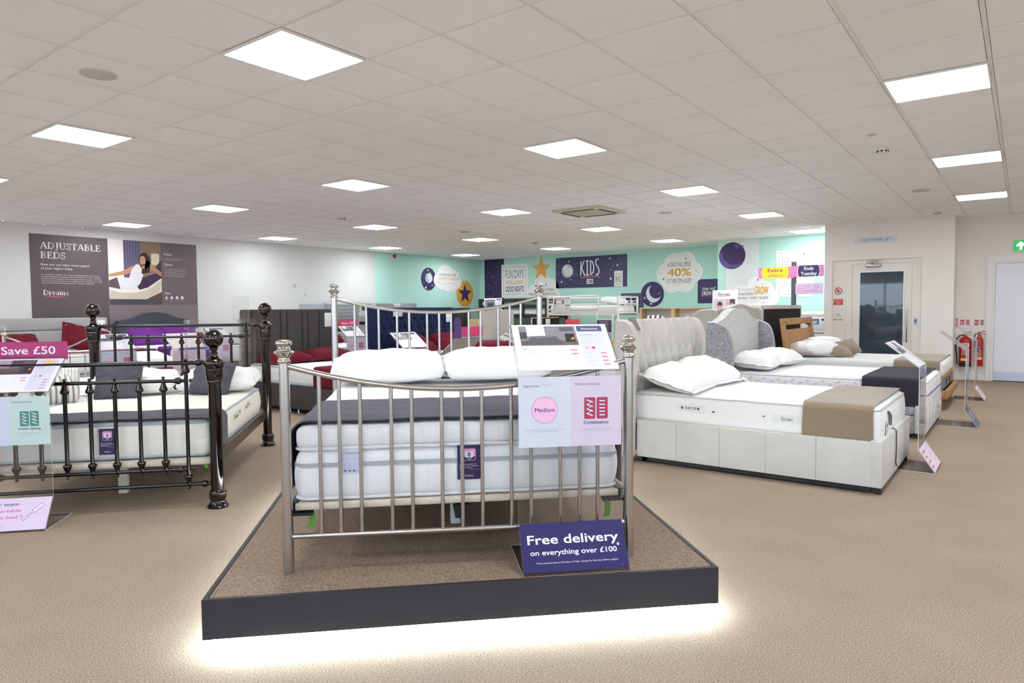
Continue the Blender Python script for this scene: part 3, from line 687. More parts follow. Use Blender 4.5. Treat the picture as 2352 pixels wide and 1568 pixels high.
t = thing('alarm_bell', 'small red fire alarm sounder high on the mint wall under the ceiling', 'alarm', (XL, 12.78, 2.725))
MB().lathe([(.075, 0), (.075, .03), (.06, .035)], (0, 0, 0), 24, axis=(1, 0, 0)).build('base', mat('alarm_white', '#ded5d2', .4), t)
MB().lathe([(.058, .03), (.052, .06), (.03, .072), (0, .074)], (0, 0, 0), 24, axis=(1, 0, 0)).build('dome', mat('alarm_red', '#9c2a2a', .35), t)
for y, z, r in ((9.66, 1.87, .05), (9.95, 1.66, .035)):
    tag(MB().prism(ell_pts(y, z, r, r, 14), O, Y_, Z_, X_, .001).build('wall_mark', mat('scuff', '#bdbab8', .8)), 'faint grey scuff on the white wall above the channelled headboard, %s of the two' % ('larger upper' if r > .04 else 'smaller lower'), 'scuff')
# -- back wall, seen looking along +Y: right is +X
O = Vector((0, YB, 0)); N_ = -Y_
def bk(name, label, cat, pts, d, c, OO=None): return board(name, label, cat, pts, OO or O, X_, Z_, N_, d, c)
def pr(d, OO=None): return Print((OO or O) + N_ * d, X_, Z_, N_)
def speckle(P, u0, v0, u1, v1, n, c, r0=.006, r1=.016, l=2, seed=1):
    rr = random.Random(seed)
    for i in range(n): P.ell(u0 + (u1 - u0) * rr.random(), v0 + (v1 - v0) * rr.random(), (q := r0 + (r1 - r0) * rr.random() ** 3), q, c, l, 6)
    return P
o = bk('wall_panel', 'tall dark navy starry wall panel beside the room corner', 'wall panel', rectp(-13.35, .9, -12.6, 2.805), .004, '#2f2350'); P = speckle(pr(.004), -13.33, .95, -12.62, 2.78, 170, '#b9b1d8', .004, .015, 2, 3); P.build('print', o)
o = bk('wall_sign', 'white FUN DAYS FOLLOW GOOD NIGHTS board on the mint back wall', 'wall sign', rectp(-12.685, 1.63, -11.70, 2.625), .012, PALE)
P = pr(.012); P.dash(-12.6, 1.72, -11.78, 2.54, '#77747f', .014, .024); P.text('FUN DAYS', -12.19, 2.2, .25, '#5b5866', .66, 'c', -.006); P.text('FOLLOW', -12.19, 2.02, .115, GOLD, .66, 'c', .03); P.text('GOOD NIGHTS', -12.19, 1.80, .165, INKD, .67, 'c', .02); P.line([(-12.42, 1.745), (-11.98, 1.755)], .012, '#e6b089', 2); P.build('print', o)
sp = star_pts(0, 0, .36, 0, .40); sp = [(u * .95 - 11.23, v + 2.44) for u, v in sp]
o = bk('wall_decal', 'plain gold star on the mint wall above the batteries cloud', 'wall decal', sp, .012, GOLD)
CB2 = [(-.34, -.1, .26), (-.02, .16, .32), (.3, .02, .3), (.44, -.2, .2), (0, -.22, .26)]
cp = [(u, max(v, -.22)) for u, v in cloud_pts(.92, 1.0, CB2)]
o = bk('wall_decal', 'white cloud decal reading BATTERIES NEED CHARGING TOO below the gold star', 'wall decal', [(u - 11.17, v + 1.84) for u, v in cp], .010, PALE)
P = pr(.010); P.text('BATTERIES', -10.98, 1.80, .07, INKD, .4, 'c', .01); P.text('NEED RE-CHARGING TOO!', -11.2, 1.685, .07, INKD, .98, 'c', .01)
for u, v, r in ((-11.06, 1.98, .035), (-10.9, 2.02, .018), (-11.2, 2.2, .012), (-11.15, 2.15, .01)): P.star(u, v, r, INKD, 2, .4)
P.build('print', o)
o = bk('wall_sign', 'wide navy KIDS BEDS banner with moon and stars on the back wall', 'wall sign', rectp(-10.72, 1.865, -8.465, 2.725), .010, '#38355a')
P = speckle(pr(.010), -10.7, 1.88, -8.48, 2.71, 150, '#5a4f9a', .008, .026, 1.5, 5); speckle(P, -10.7, 1.88, -8.48, 2.71, 90, '#cfcbe0', .004, .01, 2, 6)
P.ell(-10.33, 2.345, .185, .185, '#dfe0e2', 3); P.poly(ell_pts(-10.33, 2.345, .178, .178)[22:44] + ell_pts(-10.29, 2.385, .17, .17)[44:21:-1], '#b9bcc0', 4); P.ell(-10.28, 2.47, .032, .03, '#a8abb0', 4, 16); P.ell(-10.22, 2.46, .013, .013, '#a8abb0', 4, 10)
for u, v, r in ((-10.28, 2.60, .032), (-10.52, 2.05, .042), (-10.22, 2.1, .025), (-8.98, 2.63, .034), (-8.75, 2.44, .04), (-8.95, 2.09, .045), (-8.95, 2.33, .02), (-8.64, 2.47, .014)): P.star(u, v, r, '#f0eff0', 3, .1)
for pts in ([(-9.89, 2.2), (-9.885, 2.6)], [(-9.78, 2.62), (-9.87, 2.42), (-9.76, 2.19)], [(-9.68, 2.22), (-9.685, 2.59)], [(-9.735, 2.595), (-9.63, 2.6)], [(-9.73, 2.212), (-9.63, 2.216)], [(-9.58, 2.6), (-9.575, 2.21)], [(-9.59, 2.6), (-9.53, 2.58), (-9.485, 2.48), (-9.475, 2.38), (-9.50, 2.27), (-9.585, 2.21)], [(-9.32, 2.62), (-9.37, 2.635), (-9.42, 2.59), (-9.41, 2.5), (-9.34, 2.41), (-9.31, 2.32), (-9.33, 2.23), (-9.38, 2.2), (-9.42, 2.22)]): P.line(pts, .034, '#eeecec', 2)
P.poly([(-9.9, 2.125), (-9.6, 2.16), (-9.29, 2.15), (-9.29, 2.17), (-9.6, 2.18), (-9.9, 2.15)], '#d9864a', 2); P.text('BEDS', -9.595, 1.965, .14, '#eeecec', .21, 'c', .02)
P.rect(-8.845, 1.866, -8.59, 2.29, '#e9e7e4', 3); P.text('little', -8.72, 2.17, .075, '#a6a3aa', .17, 'c', l=4, slant=.2); P.text('BIG', -8.72, 1.99, .15, '#4a4754', .17, 'c', l=4); P.text('DREAMS', -8.72, 1.90, .065, '#8f8c94', .17, 'c', l=4)
P.build('print', o)
o = bk('wall_sign', 'navy square wall sign with dashed border ending in ZZ behind the white bunk', 'wall sign', rectp(-8.64, 1.17, -7.99, 1.68), .008, '#332b52')
P = pr(.008); P.dash(-8.58, 1.22, -8.05, 1.63, '#d8d5e0', .012, .03); P.text('ZZZ', -8.12, 1.36, .13, '#f0eef2', .42, 'r', .05); P.line([(-8.4, 1.31), (-8.15, 1.312)], .012, '#d9864a', 2); P.build('print', o)
o = bk('wall_decal', 'navy round wall decal with crescent moon, right of the white bunk', 'wall decal', ell_pts(-7.735, 1.645, .32, .325), .012, NAVY)
P = pr(.012); P.poly(ell_pts(-7.70, 1.66, .21, .23)[18:44] + ell_pts(-7.63, 1.73, .19, .2)[44:17:-1], '#dfe4ee', 2)
for u, v, r in ((-7.77, 1.40, .045), (-7.68, 1.44, .022), (-7.95, 1.55, .034), (-7.88, 1.72, .014), (-7.55, 1.66, .022), (-7.8, 1.86, .014), (-7.92, 1.66, .012)): P.star(u, v, r, '#f2f0f4', 3, .1)
P.build('print', o)
CB3 = [(-.36, -.02, .3), (-.12, .22, .32), (.16, .26, .30), (.36, .0, .28), (-.2, -.26, .28), (.16, -.27, .27), (0, 0, .4)]
o = bk('wall_decal', 'white cloud decal reading A CHILD WILL SPEND 40% OF THEIR TIME ASLEEP', 'wall decal', [(u - 6.99, v + 2.175) for u, v in cloud_pts(.96, .94, CB3)], .014, PALE)
P = pr(.014); P.text('A CHILD WILL SPEND', -7.0, 2.33, .11, INKD, .62, 'c'); P.text('40%', -7.0, 2.09, .19, GOLD, .62, 'c', .04); P.text('OF THEIR TIME ASLEEP!', -7.0, 1.91, .115, '#5b5866', .66, 'c'); P.line([(-7.16, 1.865), (-6.88, 1.87)], .01, '#e6b089', 2)
for u, v, r in ((-6.82, 2.52, .03), (-7.42, 2.03, .036), (-7.47, 2.17, .014), (-6.55, 2.2, .018), (-6.72, 1.82, .01)): P.star(u, v, r, INKD, 2, .3)
P.build('print', o)
o = bk('wall_sign', 'navy sleep well DREAM BIG square at the end of the recessed back wall', 'wall sign', rectp(-6.51, 1.395, -5.80, 1.99), .010, '#3a2f5c')
P = speckle(pr(.010), -6.49, 1.41, -5.82, 1.97, 40, '#6d63a0', .004, .012, 1.5, 8); P.text('sleep well', -6.40, 1.72, .08, '#ecebf0', .33, slant=.25); P.text('DREAM BIG', -6.40, 1.59, .10, '#f2f0f4', .37, bold=.02); P.line([(-6.40, 1.56), (-6.05, 1.565)], .01, '#c0566a', 2); P.build('print', o)
# -- projecting bay
O2 = Vector((0, 15.3, 0))
o = bk('wall_panel', 'pale starry white strip on the projecting mint bay', 'wall panel', rectp(-5.405, .4, -4.69, 2.80), .003, '#dfe6e8', O2); P = speckle(pr(.003, O2), -5.39, .45, -4.7, 2.78, 150, '#8d97a5', .004, .011, 2, 9); P.build('print', o)
o = bk('wall_decal', 'dark purple planet disc on the white starry strip', 'wall decal', ell_pts(-5.277, 2.448, .298, .30), .008, '#38265a', O2)
P = pr(.008, O2); P.poly(ell_pts(-5.277, 2.448, .285, .287)[21:44] + ell_pts(-5.21, 2.54, .3, .3)[41:23:-1], '#5f4a90', 2); P.ell(-5.16, 2.655, .06, .055, '#5b468c', 3, 24); P.ell(-5.05, 2.635, .028, .03, '#5b468c', 3, 16); P.build('print', o)
CB4 = [(-.3, -.05, .26), (.08, .2, .24), (.28, .08, .24), (.44, -.12, .22), (0, -.2, .3), (.25, -.25, .22), (-.35, -.25, .22)]
o = bk('wall_decal', 'white cloud decal reading CHILDREN GROW WHILE THEY SLEEP', 'wall decal', [(u - 4.80, v + 1.6) for u, v in cloud_pts(.86, .82, CB4)], .010, '#eff0ee', O2)
P = pr(.010, O2); P.text('DID YOU KNOW?', -5.15, 1.64, .07, '#b9b7bd', .36); P.text('GROW', -4.77, 1.575, .165, GOLD, .30, bold=.03); P.text('CHILDREN', -5.16, 1.555, .055, INKD, .37, bold=.015); P.text('WHILE THEY SLEEP', -5.16, 1.465, .055, INKD, .69, bold=.015); P.line([(-5.0, 1.42), (-4.66, 1.425)], .01, '#e9c896', 2)
for u, v, r in ((-4.7, 1.89, .028), (-4.96, 1.83, .015), (-4.6, 1.79, .012), (-4.58, 1.385, .018)): P.star(u, v, r, INKD, 2, .3)
P.build('print', o)
o = bk('wall_sign', 'white SLEEP IS SO ENERGY board with dashed border behind the offers post', 'wall sign', rectp(-4.31, 1.505, -3.575, 2.50), .012, '#f1f2f0', O2)
P = pr(.012, O2); P.dash(-4.25, 1.56, -3.63, 2.45, '#8e8c96', .008, .026); P.text('SLEEP IS SO', -3.94, 2.18, .16, '#a5a3ae', .52, 'c', -.008); P.text('GOOD', -3.94, 2.06, .1, '#8f8d98', .3, 'c'); P.text('ENERGY &', -3.94, 1.885, .085, '#eec67e', .53, 'c', .03); P.text('CONCENTRATION', -3.94, 1.74, .11, '#b5b3bb', .55, 'c', -.008); P.line([(-4.12, 1.69), (-3.8, 1.695)], .008, '#efd3a6', 2)
for u, v, r in ((-3.74, 2.40, .025), (-4.2, 2.38, .012), (-4.04, 1.64, .015)): P.star(u, v, r, INKD, 2, .3)
P.build('print', o)
# -- lift wall and right wall
O3 = Vector((0, 13.66, 0))
o = bk('wall_sign', 'pale CUSTOMER LIFT sign on the wall above the lift door', 'sign', rectp(-2.485, 2.41, -1.80, 2.535), .004, '#dcdce8', O3); P = pr(.004, O3); P.text('CUSTOMER LIFT', -2.14, 2.445, .055, '#6f7280', .485, 'c'); P.build('lettering', o)
O4 = Vector((0, 13.70, 0))
o = bk('safety_sign', 'red and white do not use lift sign left of the lift door', 'safety sign', rectp(-2.825, 1.32, -2.665, 1.665), .002, '#e6e2de', O4)
P = pr(.002, O4); P.ring(-2.745, 1.575, .05, .066, '#cf3327', 2); P.rect(-2.78, 1.545, -2.72, 1.61, '#b9bcc0', 1.5); P.rect(-2.768, 1.548, -2.757, 1.59, '#2a2a2a', 2); P.rect(-2.748, 1.548, -2.737, 1.6, '#2a2a2a', 2); P.ell(-2.762, 1.6, .007, .007, '#2a2a2a', 2, 10); P.line([(-2.79, 1.62), (-2.70, 1.53)], .014, '#cf3327', 3); P.rect(-2.825, 1.32, -2.665, 1.425, '#c9372c', 2)
for k, s in enumerate(('In the event of', 'fire do not use', 'this lift')): P.text(s, -2.745, 1.394 - k * .028, .016, '#f4eeee', .13 if k < 2 else .07, 'c', .02, 3)
P.build('print', o)
o = bk('sticker', 'small pale notice sticker left of the lift door', 'sticker', rectp(-2.79, 1.10, -2.70, 1.17), .001, '#dcdae6', O4); P = pr(.001, O4); P.lines(-2.775, 1.155, -2.71, 4, .014, '#9a99b4', .004); P.build('print', o)
o = bk('alarm_label', 'yellow strip label around a round button left of the lift door', 'label', rectp(-2.83, 1.035, -2.67, 1.06), .001, '#e0b92e', O4); P = pr(.001, O4); P.ell(-2.75, 1.043, .013, .013, '#d8d8d6', 2, 16); P.text('IN TEST', -2.825, 1.041, .012, '#5b4a10', .06); P.text('ALARM', -2.73, 1.041, .012, '#5b4a10', .055); P.build('print', o)
o = bk('call_panel', 'white lift call panel with green wheelchair symbol right of the lift door', 'call panel', rectp(-1.545, .925, -1.465, 1.125), .012, '#e3e3e8', O4)
P = pr(.012, O4); P.rect(-1.523, .99, -1.483, 1.06, '#13433a', 2); P.ell(-1.505, 1.05, .005, .005, '#e8eceb', 3, 10); P.ring(-1.506, 1.013, .009, .013, '#e8eceb', 3, 16); P.line([(-1.506, 1.045), (-1.505, 1.022), (-1.493, 1.02), (-1.488, 1.005)], .004, '#e8eceb', 3); P.ell(-1.503, .965, .012, .009, '#b08a5a', 2, 14); P.lines(-1.533, 1.09, -1.478, 3, .008, '#8a8aa0', .002); P.build('print', o)
t = thing('exit_sign', 'green illuminated fire exit sign with white arrow above the white door', 'exit sign', (-.17, 14.2, 2.18))
MB().rbox(0, .42, -.045, 0, 0, .195, .006).build('housing', PLAST, t)
MB().box(.008, .412, -.047, -.044, .012, .185).build('lit_face', EXITG, t, fix=False)
P = Print((0, -.0475, 0), X_, Z_, N_); P.poly([(.09, .03), (.125, .03), (.125, .105), (.165, .075), (.165, .115), (.107, .165), (.05, .115), (.05, .075), (.09, .105)], mat('exit_white_lit', '#f5fff8', .4, emit=.8), 1)
P.ell(.31, .145, .016, .016, '#f0fff4', 1, 16); P.poly([(.28, .04), (.30, .04), (.315, .085), (.335, .04), (.355, .045), (.33, .1), (.345, .125), (.295, .125), (.27, .1), (.28, .095), (.295, .105)], '#f0fff4', 1); P.build('pictogram', t)
O5 = Vector((0, 14.2, 0))
for x, l in ((-.89, 'red white and green extinguisher notice above the water extinguisher'), (-.685, 'red white and green extinguisher notice above the black-hose CO2 extinguisher')):
    o = bk('safety_sign', l, 'safety sign', rectp(x, .945, x + .145, 1.05), .002, '#e9e7e6', O5)
    P = pr(.002, O5); P.rect(x + .006, .966, x + .066, 1.044, '#c93545', 2); P.rect(x + .006, .95, x + .066, .964, '#d06a8a' if x < -.8 else '#22303f', 2); P.rect(x + .018, .975, x + .032, 1.02, '#f2e9ea', 3); P.poly([(x + .046, .975), (x + .058, .975), (x + .05, 1.03)], '#f2e9ea', 3)
    for k in range(5): P.rect(x + .092, .952 + k * .019, x + .14, .967 + k * .019, '#238a6a' if k > (3 if x < -.8 else 2) else '#cf4a55', 2)
    for k in range(5): P.ell(x + .08, .959 + k * .019, .005, .005, '#c7a9ab', 2, 8)
    P.build('print', o)
# fire extinguishers hang on brackets against the right wall
def extinguisher(x, y, z, r, h, name, label, water):
    t = thing(name, label, 'fire extinguisher', (x, y, z))
    pf = [(r * .96, 0), (r, .012), (r, h * .80), (r * .93, h * .86), (r * .7, h * .92), (r * .32, h * .96), (r * .3, h)] if water else [(r * .96, 0), (r, .01), (r, h * .78), (r * .8, h * .88), (r * .42, h * .94), (r * .4, h)]
    MB().lathe(pf, (0, 0, 0), 28).build('cylinder', REDP, t)
    if water: MB().lathe([(r * 1.03, -.004), (r * 1.04, .06), (r * 1.01, .065)], (0, 0, 0), 28).build('base_ring', BLACK, t)
    m = MB().lathe([(.018, h - .01), (.02, h + .03), (.014, h + .045)], (0, 0, 0), 14); m.build('valve', mat('brass', '#a98a4c', .3, 1.), t)
    m = MB(); m.tube([(-.02, 0, h + .03), (.03, -.02, h + .05), (.085, -.045, h + .065)], .008, 8, flat=(.6, 1.3)); m.tube([(-.015, 0, h + .02), (.04, -.02, h + .022), (.09, -.045, h + .005)], .008, 8, flat=(.6, 1.3)); m.tube([(-.02, 0, h + .045), (-.035, -.005, h + .075)], .002, 6)
    m.build('lever', mat('lever_red', '#8e1712', .35), t)
    if water: MB().tube([(-.02, 0, h + .01), (-.08, .0, h + .0), (-.13, 0, h - .06), (-.14, 0, h - .2), (-.12, 0, h - .38), (-.115, .0, h - .5)], .0095, 10).build('hose', BLACK, t)
    else:
        m = MB().tube([(-.01, -.01, h + .02), (-.055, -.02, h + .01), (-.075, -.03, h - .05), (-.06, -.04, h - .1)], .008, 10); m.tube([(-.06, -.04, h - .09), (-.045, -.055, h - .2), (-.03, -.06, h - .3)], [.011, .02, .024], 12); m.build('horn', BLACK, t)
    # label wraps on the front of the cylinder
    m = MB(); a0, a1 = -PI / 2 - .75, -PI / 2 + .75
    for (z0, z1, k) in (((.34, .40, 0), (.17, .335, 1), (.12, .145, 2), (.10, .118, 0)) if water else ((.30, .335, 3), (.17, .295, 1), (.135, .155, 2), (.115, .133, 0))):
        m.grid(lambda a, b: Vector(((r + .001) * math.cos(a0 + (a1 - a0) * a), (r + .001) * math.sin(a0 + (a1 - a0) * a), z0 + (z1 - z0) * b)), 10, 1, k)
    m.build('label', [ink('#e9e4e0'), ink('#b5333a'), ink('#e6cf2a'), ink('#17171a')], t, fix=False)
    P = Print((0, -r - .0015, 0), X_, Z_, N_)
    if water: P.text('Water', 0, .355, .034, '#a01d20', .10, 'c', .03)
    else: P.text('CO2', 0, .307, .022, '#f0f0f0', .05, 'c', .03)
    P.lines(-.05 if water else -.03, .325 if water else .285, .05 if water else .03, 9, .015, '#e8c9c9', .004); P.build('lettering', t)
    MB().box(-.03, .03, r * .9, 14.2 - y, h * .55, h * .62).build('bracket', DARKM, t, fix=False)
    return t
extinguisher(-.795, 14.09, .245, .088, .53, 'fire_extinguisher', 'red water fire extinguisher with black base hung at the left on the right wall', True)
extinguisher(-.595, 14.105, .255, .057, .54, 'fire_extinguisher', 'slim red CO2 fire extinguisher with black horn next to the white door frame', False)
# ------------------------------------------------------------------ acrylic ticket stands
SV = Vector((0, .24, .19)).normalized(); FV = Vector((0, .12, .18)).normalized()
def springs(P, u, v, s, c, bars=False, wire='#e9e2ee', edge='#5a4a86'):
    P.rrect(u - .5 * s, v - .95 * s, u + .5 * s, v + .95 * s, .12 * s, edge, 2); P.rrect(u - .46 * s, v - .91 * s, u + .46 * s, v + .91 * s, .1 * s, c, 3)
    for k in range(5 if bars else 4):
        y = v + (.62 - k * (.31 if bars else .4)) * s
        for w_, cc, l in ((.17 * s, edge, 4), (.10 * s, wire, 5)):
            if bars: P.line([(u - .26 * s, y), (u + .26 * s, y)], w_, cc, l)
            else:
                P.line([(u - .28 * s, y + .13 * s), (u + .28 * s, y - .1 * s)], w_, cc, l)
                if k < 3: P.line([(u + .12 * s, y - .06 * s), (u - .12 * s, y - .24 * s)], w_ * .5, cc, l)
def bedroom(P, u0, v0, u1, v1, cols):
    """small printed bedroom photograph: wall, window, bed with rails, fire"""
    w, h = u1 - u0, v1 - v0; wall, win, bed, floor, acc = cols
    P.rect(u0, v0, u1, v1, wall, 2); P.rect(u0, v0, u1, v0 + h * .25, floor, 2.5); P.rect(u0 + w * .13, v0 + h * .45, u0 + w * .45, v0 + h, win, 3)
    for k in range(4): P.rect(u0 + w * (.2 + .065 * k), v0 + h * .45, u0 + w * (.206 + .065 * k), v0 + h, '#c4c6cf', 3.5)
    P.rect(u0, v0 + h * .35, u0 + w * .12, v0 + h * .7, '#4b4a52', 3); P.rect(u0 + w * .72, v0 + h * .72, u0 + w * .96, v0 + h * .95, '#5d5e68', 3); P.rect(u0 + w * .79, v0 + h * .16, u0 + w * .96, v0 + h * .6, '#2d282a', 3)
    P.poly([(u0 + w * .88, v0 + h * .32), (u0 + w * .93, v0 + h * .42), (u0 + w * .95, v0 + h * .34), (u0 + w * .92, v0 + h * .28)], acc, 4)
    P.poly([(u0 + w * .06, v0 + h * .08), (u0 + w * .2, v0 + h * .48), (u0 + w * .62, v0 + h * .5), (u0 + w * .74, v0 + h * .08)], bed, 4)
    for k in range(12): P.rect(u0 + w * (.14 + .046 * k), v0 + h * .1, u0 + w * (.146 + .046 * k), v0 + h * .5, '#8c8d97', 5)
    P.line([(u0 + w * .13, v0 + h * .47), (u0 + w * .38, v0 + h * .41), (u0 + w * .66, v0 + h * .5)], h * .03, '#9a9ba4', 5.5)
def card(t, name, O, V, w, h, col, x0=None):
    """thin printed card held by the stand; returns a Print with the origin at the card's lower left corner"""
    N = X_.cross(V); x0 = -w / 2 if x0 is None else x0
    o = MB().prism(rectp(0, 0, w, h), Vector((x0, 0, 0)) + O, X_, V, N, .0015).build(name, ink(col, .35), t, fix=False)
    return o, Print(Vector((x0, 0, 0)) + O + N * .0015, X_, V, N, .0003)
def stand(label, loc, rz, top=None, panel=None, foot=None, header=None, group='acrylic price stands at the feet of the beds', tilt=0):
    t = thing('display_stand', label, 'display stand', loc, rz, group)
    m = MB(); prof = [(.25, .0025), (-.12, .0025), (0, .18), (0, .815), (.24, 1.005)]
    for i, ((y0, z0), (y1, z1)) in enumerate(zip(prof, prof[1:])):
        d = Vector((0, y1 - y0, z1 - z0)); n = Vector((0, -d.z, d.y)).normalized() * .0025
        a, b = Vector((0, y0, z0)), Vector((0, y1, z1)); w = Vector((.2225, 0, 0))
        v = [a - w - n, a + w - n, b + w - n, b - w - n, a - w + n, a + w + n, b + w + n, b - w + n]
        m.add(v, [(0, 3, 2, 1), (4, 5, 6, 7)], 0); m.add(v, [(0, 4, 7, 3), (1, 2, 6, 5)], 1)
        if i == 0: m.add(v, [(0, 1, 5, 4)], 1)
        if i == 3: m.add(v, [(3, 7, 6, 2)], 1)
    m.build('acrylic_body', [ACR, ACRE], t, fix=False)
    if top:
        o, P = card(t, 'top_card', Vector((0, 0, .815)) + SV * .006 + X_.cross(SV) * .003, SV, .43, .296, '#e6e4ea')
        top(P, .43, .296); P.build('print', o)
    if panel:
        o, P = card(t, 'panel_card', Vector((0, -.003, .50)), Z_, .44, .295, '#dcdcec')
        panel(P, .44, .295); P.build('print', o)
    if foot:
        c, fn = foot
        o, P = card(t, 'foot_card', Vector((0, -.12, 0)) + FV * .012 + X_.cross(FV) * .003, FV, .44, .2, c)
        if fn: fn(P, .44, .2); P.build('print', o)
    if header:
        c, fn = header; P0 = Print((0, 0, 0), X_, Z_, -Y_); r = .012
        pts = [(-.2225, 0), (.2365, 0), (.2365, .108), (.2305, .114), (-.2225, .114)]
        o = MB().prism(pts, (0, .236, 1.0), X_, Z_, -Y_, .0015).build('header_card', ink(c, .35), t, fix=False)
        MB().box(-.2225, .21, .2325, .2345, .99, 1.022).box(-.2225, .21, .2375, .2395, .99, 1.022).build('header_clip', ACR, t, fix=False)
        if fn:
            P = Print((0, .2345, 1.0), X_, Z_, -Y_, .0003); fn(P); P.build('lettering', o)
    return t
def top_generic(photo=('#77747c', '#e7e7ea', '#55545c', '#6a5a4c', '#e8a04c'), head='#55547c', name=None, disc=None):
    def f(P, w, h):
        bedroom(P, .03, .155, .265 if False else .285, h - .012, photo)
        P.rect(.292, .012, w - .022, h - .012, '#d5d4e2', 2); P.rect(.292, h - .05, w - .022, h - .012, head, 3)
        if disc: P.poly([(.32 + .036 * (1 + math.cos(PI * i / 16)), h - .05 + .034 * math.sin(PI * i / 16)) for i in range(17)], disc, 4)
        if name: P.text(name, .35, h - .038, .012, '#e9e6ee' if not disc else '#7a3b3b', .075, 'c', .02, 5)
        P.lines(.30, h - .07, .36, 2, .01, '#8a88a6', .003); P.lines(.30, h - .095, .395, 5, .0085, '#b9b7cc')
        P.ell(.318, .135, .008, .008, '#e9a5c4', 4, 12); P.rect(.338, .128, .352, .142, '#c2476a' if not disc else '#3f9a78', 4)
        for k in range(4): P.rect(.31, .1 - k * .024, .33, .1025 - k * .024, '#b0aec4', 4); P.rect(.37, .098 - k * .024, .396, .104 - k * .024, '#d9608a', 4)
        P.lines(.03, .135, .055, 1, .01, '#8a88a6', .003); P.lines(.03, .12, .1, 4, .009, '#c5c3d2')
        for k in range(2): P.rect(.2, .122 - k * .024, .22, .1245 - k * .024, '#b9b7cc', 4); P.rect(.24, .12 - k * .024, .272, .126 - k * .024, '#dd6f95', 4)
        P.lines(.03, .05, .12, 2, .012, '#c5c3d2')
    return f
def panel_std(lt, lc, rt, rc, right='#d0c4d6', ic='#b82c50', two=False, left='#ccd1de'):
    def f(P, w, h):
        P.rect(0, 0, w / 2, h, left, 1); P.rect(w / 2, 0, w, h, right, 1)
        P.text('Support level', .02, h - .042, .0105, '#4c4488', .066, bold=.012); P.text('sleepmatch', .096, h - .038, .009, '#b3b2cc', .04, bold=.01); P.text('Mattress construction', w / 2 + .02, h - .038, .0105, '#4c4488', .108, bold=.012)
        P.ell(.11, h * .53, .0555, .0555, '#54488a', 2, 48); P.ell(.11, h * .53, .0543, .0543, '#ecb9da', 3, 48)
        P.text(lt, .11, h * .53 - .008, .017, '#4b4384', .084, 'c', .02, 4)
        springs(P, w / 2 + .083, h * .54, .048, ic, False); springs(P, w / 2 + .137, h * .54, .048, ic, two)
        P.text(rt, w / 2 + .11, h * .315, .0135, '#4b4384', .108 if len(rt) < 12 else .12, 'c', .018, 4)
        for k, (s, x) in enumerate((('Our sleepmatch experience will give you a support profile.', .158), ('Ask a member of staff to get yours today.', .113))): P.text(s, .11, h * .245 - k * .0085, .0042, '#8a86b4', x, 'c')
        for k, (s, x) in enumerate((('Combines springs, and a layer of memory foam,', .13), ('latex or gel. Enhanced comfort and pressure relief.', .134)) if two else ((('Individually pocketed springs move independently', .13), ('to give tailored support through the night.', .11)))): P.text(s, w / 2 + .11, h * .245 - k * .0085, .0042, '#8a86b4', x, 'c')
    return f
def hd_save(P): P.text('Save \u00a350', -.14, .036, .047, '#e6def0', .305, 'l', .03)
# ------------------------------------------------------------------ lit platform with the nickel bed
A45 = PI / 4
t = thing('display_platform', 'low carpeted platform with black sides and glowing white base under the nickel bed', 'platform', (-2.43, 1.293, 0), A45)
WP, DP = 2.037, 2.40
MB().box(.02, WP - .02, .02, DP - .02, .07, .22).build('carpet_deck', CARPET2, t, fix=False)
m = MB().box(.0, WP, 0, .018, .07, .222); m.build('fascia', LAMIN, t, fix=False)
MB().box(0, WP, DP - .018, DP, .07, .222).build('fascia', LAMIN, t, fix=False)
MB().box(-.0, .018, .0185, DP - .0185, .07, .222).build('fascia', LAMIN, t, fix=False)
MB().box(WP - .018, WP, .0185, DP - .0185, .07, .222).build('fascia', LAMIN, t, fix=False)
MB().box(.024, WP - .024, .024, DP - .024, 0, .07).build('plinth', PLINTH, t, fix=False)
for b in ((.03, WP - .03, .006, .012), (.03, WP - .03, DP - .012, DP - .006), (.006, .012, .03, DP - .03), (WP - .012, WP - .006, .03, DP - .03)):
    MB().box(b[0], b[1], b[2], b[3], .057, .0695).build('light_strip', LED, t, fix=False)
# nickel bed
CB = Vector((-1.8755, 2.143, .22))
bed = thing('metal_bed', 'brushed nickel metal double bed frame with curved rails standing on the lit platform', 'bed', CB, A45)
FIN = [(.0235, -.002), (.0265, .004), (.0265, .010), (.022, .016), (.0225, .022), (.027, .030), (.036, .038), (.0405, .042), (.039, .046), (.029, .049), (.0245, .054), (.0275, .058), (.0245, .062), (.0235, .066), (.029, .071), (.033, .076), (.033, .083), (.029, .088), (.018, .091), (.012, .094), (0, .095)]
SPX = (0, .084, .208, .292, .418, .502, .581)
def nickel_panel(y, rot, dx, zp, zc, ze, zb, posts_r=.0215):
    M = Matrix.Translation((dx, y, 0)) @ Matrix.Rotation(rot, 4, 'Z')
    for s in (-1, 1):
        p = M @ Vector((s * .717, 0, 0))
        o = MB().tube([p + Z_ * z for z in (0, .3, zp)], [posts_r * 1.06, posts_r, posts_r * .97], 20).build('post', NICKEL, bed)
        MB().lathe(FIN, p + Z_ * zp, 24).build('finial', NICKELS, o)
    zz = lambda x: zc + (ze - zc) * (x / .717) ** 2
    MB().tube([M @ Vector((-.717 + 1.434 * i / 36, 0, zz(-.717 + 1.434 * i / 36))) for i in range(37)], .0118, 14).build('top_rail', NICKEL, bed)
    MB().tube([M @ Vector((-.70, 0, zb)), M @ Vector((.70, 0, zb))], .0112, 14).build('bottom_rail', NICKEL, bed)
    for s in SPX:
        for q in ((-s, s) if s else (0,)):
            MB().tube([M @ Vector((q, 0, zb)), M @ Vector((q, 0, zz(q)))], .0085, 12).build('spindle', NICKEL, bed)
            
